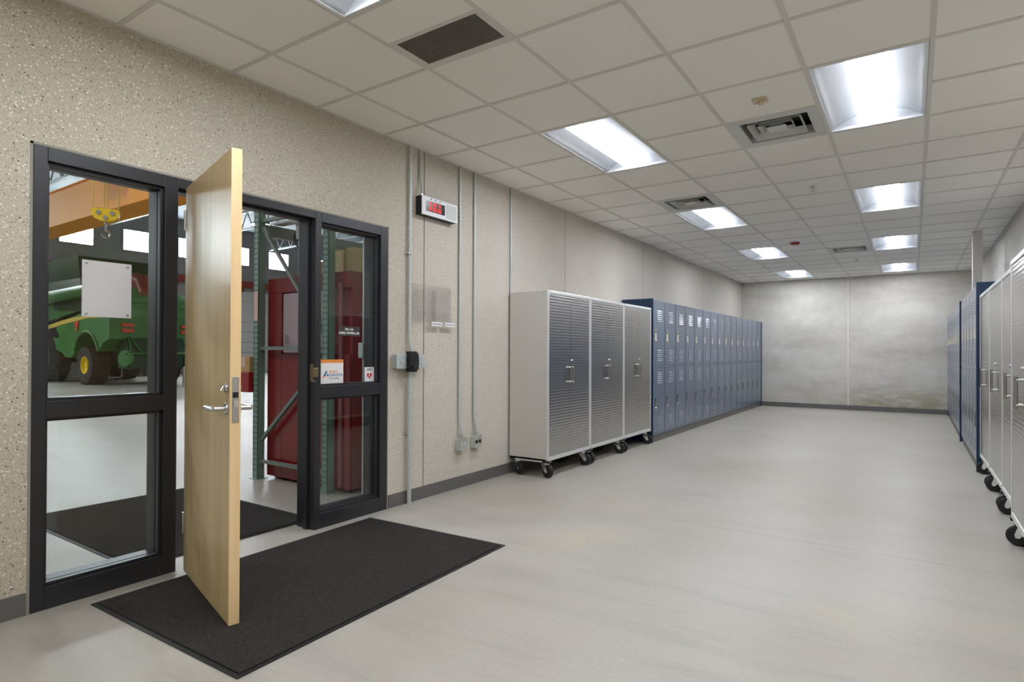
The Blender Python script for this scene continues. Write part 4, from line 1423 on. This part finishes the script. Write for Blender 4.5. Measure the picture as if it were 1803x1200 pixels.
# swivel caster lying on / hanging from the rack
r = empty('heavy_caster', (-1.40, -0.30, 2.43), 0, 'heavy swivel caster with bright fork hanging high in the rack', 'caster')
MB().box(-0.06, -0.06, -0.012, 0.06, 0.06, 0.0).build('plate', 'galv', r)
MB().prism([(-0.03, -0.012), (0.03, -0.012), (0.02, -0.17), (-0.02, -0.17)], 'y', -0.045, -0.04).prism([(-0.03, -0.012), (0.03, -0.012), (0.02, -0.17), (-0.02, -0.17)], 'y', 0.04, 0.045).build('fork', 'bright', r)
MB().lathe([(0.0, -0.028), (0.085, -0.028), (0.095, -0.015), (0.095, 0.015), (0.085, 0.028), (0.0, 0.028)], (0, 0, -0.155), (0, 1, 0), 24).build('wheel', 'black', r)
o = MB().box(-1.775, -0.35, 2.435, -0.795, -0.25, 2.455).build('mounting_bar', 'galv', rk)

# red steel bin behind the rack frame
rb = empty('red_steel_bin', (-1.1, 0.3, 0), 0, 'tall dark red steel bin standing inside the green rack', 'bin')
rb['world_origin'] = 1
BX0, BX1, BY0, BY1 = -1.765, -0.60, -0.405, 1.1
MB().box(BX0, BY0 + 0.03, 0.03, BX1, BY1, 1.90).build('body', 'bin_red', rb, bevel=0.006)
MB().box(BX0, BY0, 1.76, BX1, BY0 + 0.03, 1.90).box(BX0, BY0, 0.03, BX0 + 0.22, BY0 + 0.03, 1.76).box(BX0 + 0.22, BY0, 0.03, BX1, BY0 + 0.02, 1.19).build('face_frame', 'bin_red', rb, bevel=0.004)
MB().box(BX0 + 0.225, BY0 + 0.012, 1.2, -0.9, BY0 + 0.03, 1.75).build('pale_panel', 'bin_panel', rb)
MB().tube([(-0.70, BY0 - 0.012, 0.05), (-0.70, BY0 - 0.012, 1.80)], 0.018, 12).build('pipe', 'pipe_pink', rb)
MB().box(BX0 + 0.04, BY0 + 0.06, 0.0, BX0 + 0.16, BY1 - 0.05, 0.03).box(BX1 - 0.16, BY0 + 0.06, 0.0, BX1 - 0.04, BY1 - 0.05, 0.03).build('skid', 'black', rb)
MB().tube([(-1.48, BY0 - 0.014, 1.29), (-1.48, BY0 - 0.014, 1.36)], 0.009).box(-1.487, BY0 - 0.014, 1.29, -1.473, BY0 + 0.01, 1.30).box(-1.487, BY0 - 0.014, 1.35, -1.473, BY0 + 0.01, 1.36).build('handle', 'chrome', rb)


def carton(x, y, wx, wy, h, m, label, z=1.901):
    r = empty('carton', (x, y, z), 0, label, 'box')
    MB().box(-wx / 2, -wy / 2, 0, wx / 2, wy / 2, h).build('box', m, r, bevel=0.006)
    MB().box(-wx / 2 - 0.001, -0.03, h - 0.06, wx / 2 + 0.001, 0.03, h + 0.0012).build('tape', 'cream', r)


carton(-1.22, -0.15, 0.26, 0.3, 0.075, 'carton', 'flat brown carton on top of the red bin, left end')
carton(-1.23, -0.17, 0.22, 0.24, 0.06, 'orange', 'small orange brown carton stacked on the flat brown one', 1.978)
carton(-0.86, -0.22, 0.22, 0.24, 0.2, 'cream', 'cream carton on the red bin, seen through right sidelight')
carton(-0.69, -0.22, 0.09, 0.24, 0.215, 'cream', 'narrow cream carton at the right end of the red bin')
# red wall box and carton clipped to the rack upright
r = empty('red_tool_box', (-1.935, -0.46, 0.82), 0, 'red metal box hooked on the outer side of the green upright', 'box')
MB().box(-0.10, -0.08, 0.0, 0.075, 0.08, 0.19).build('body', 'red_box', r, bevel=0.004)
MB().box(-0.09, -0.081, 0.1, -0.06, -0.08, 0.16).build('label_plate', 'strap_pale', r)
MB().box(0.075, -0.02, 0.05, 0.0815, 0.02, 0.15).build('hook', 'galv', r)
r = empty('parts_carton', (-1.935, -0.46, 1.011), 0, 'pale carton sitting on the red metal box by the rack', 'box')
MB().box(-0.09, -0.07, 0.0, 0.07, 0.07, 0.15).build('box', 'carton', r, bevel=0.004)
MB().box(-0.085, -0.071, 0.05, 0.0, -0.07, 0.14).build('label_sheet', 'strap_pale', r)
r = empty('rack_tag', (-1.815, -0.4985, 1.5), 0, 'pale pink paper tag taped high on the green upright', 'tag')
MB().box(-0.03, -0.0012, 0.0, 0.03, -0.0004, 0.28).build('paper', 'strap_pale', r)

# pale conduit on the workshop side of the wall with a small box
r = empty('workshop_conduit', (-0.235, -0.575, 0), 0, 'pale conduit with a small box just outside the right sidelight', 'conduit')
MB().tube([(0, 0, 0.0), (0, 0, 2.9)], 0.012, 10).build('pipe', 'galv', r)
MB().box(-0.035, -0.03, 1.16, 0.02, 0.03, 1.28).build('box', 'galv', r, bevel=0.004)
MB().box(0.0, -0.01, 2.2, 0.055, 0.01, 2.23).box(0.0, -0.01, 2.6, 0.055, 0.01, 2.63).build('strap', 'galv', r)

# drop helper flags
for o in bpy.data.objects:
    if 'world_origin' in o:
        del o['world_origin']
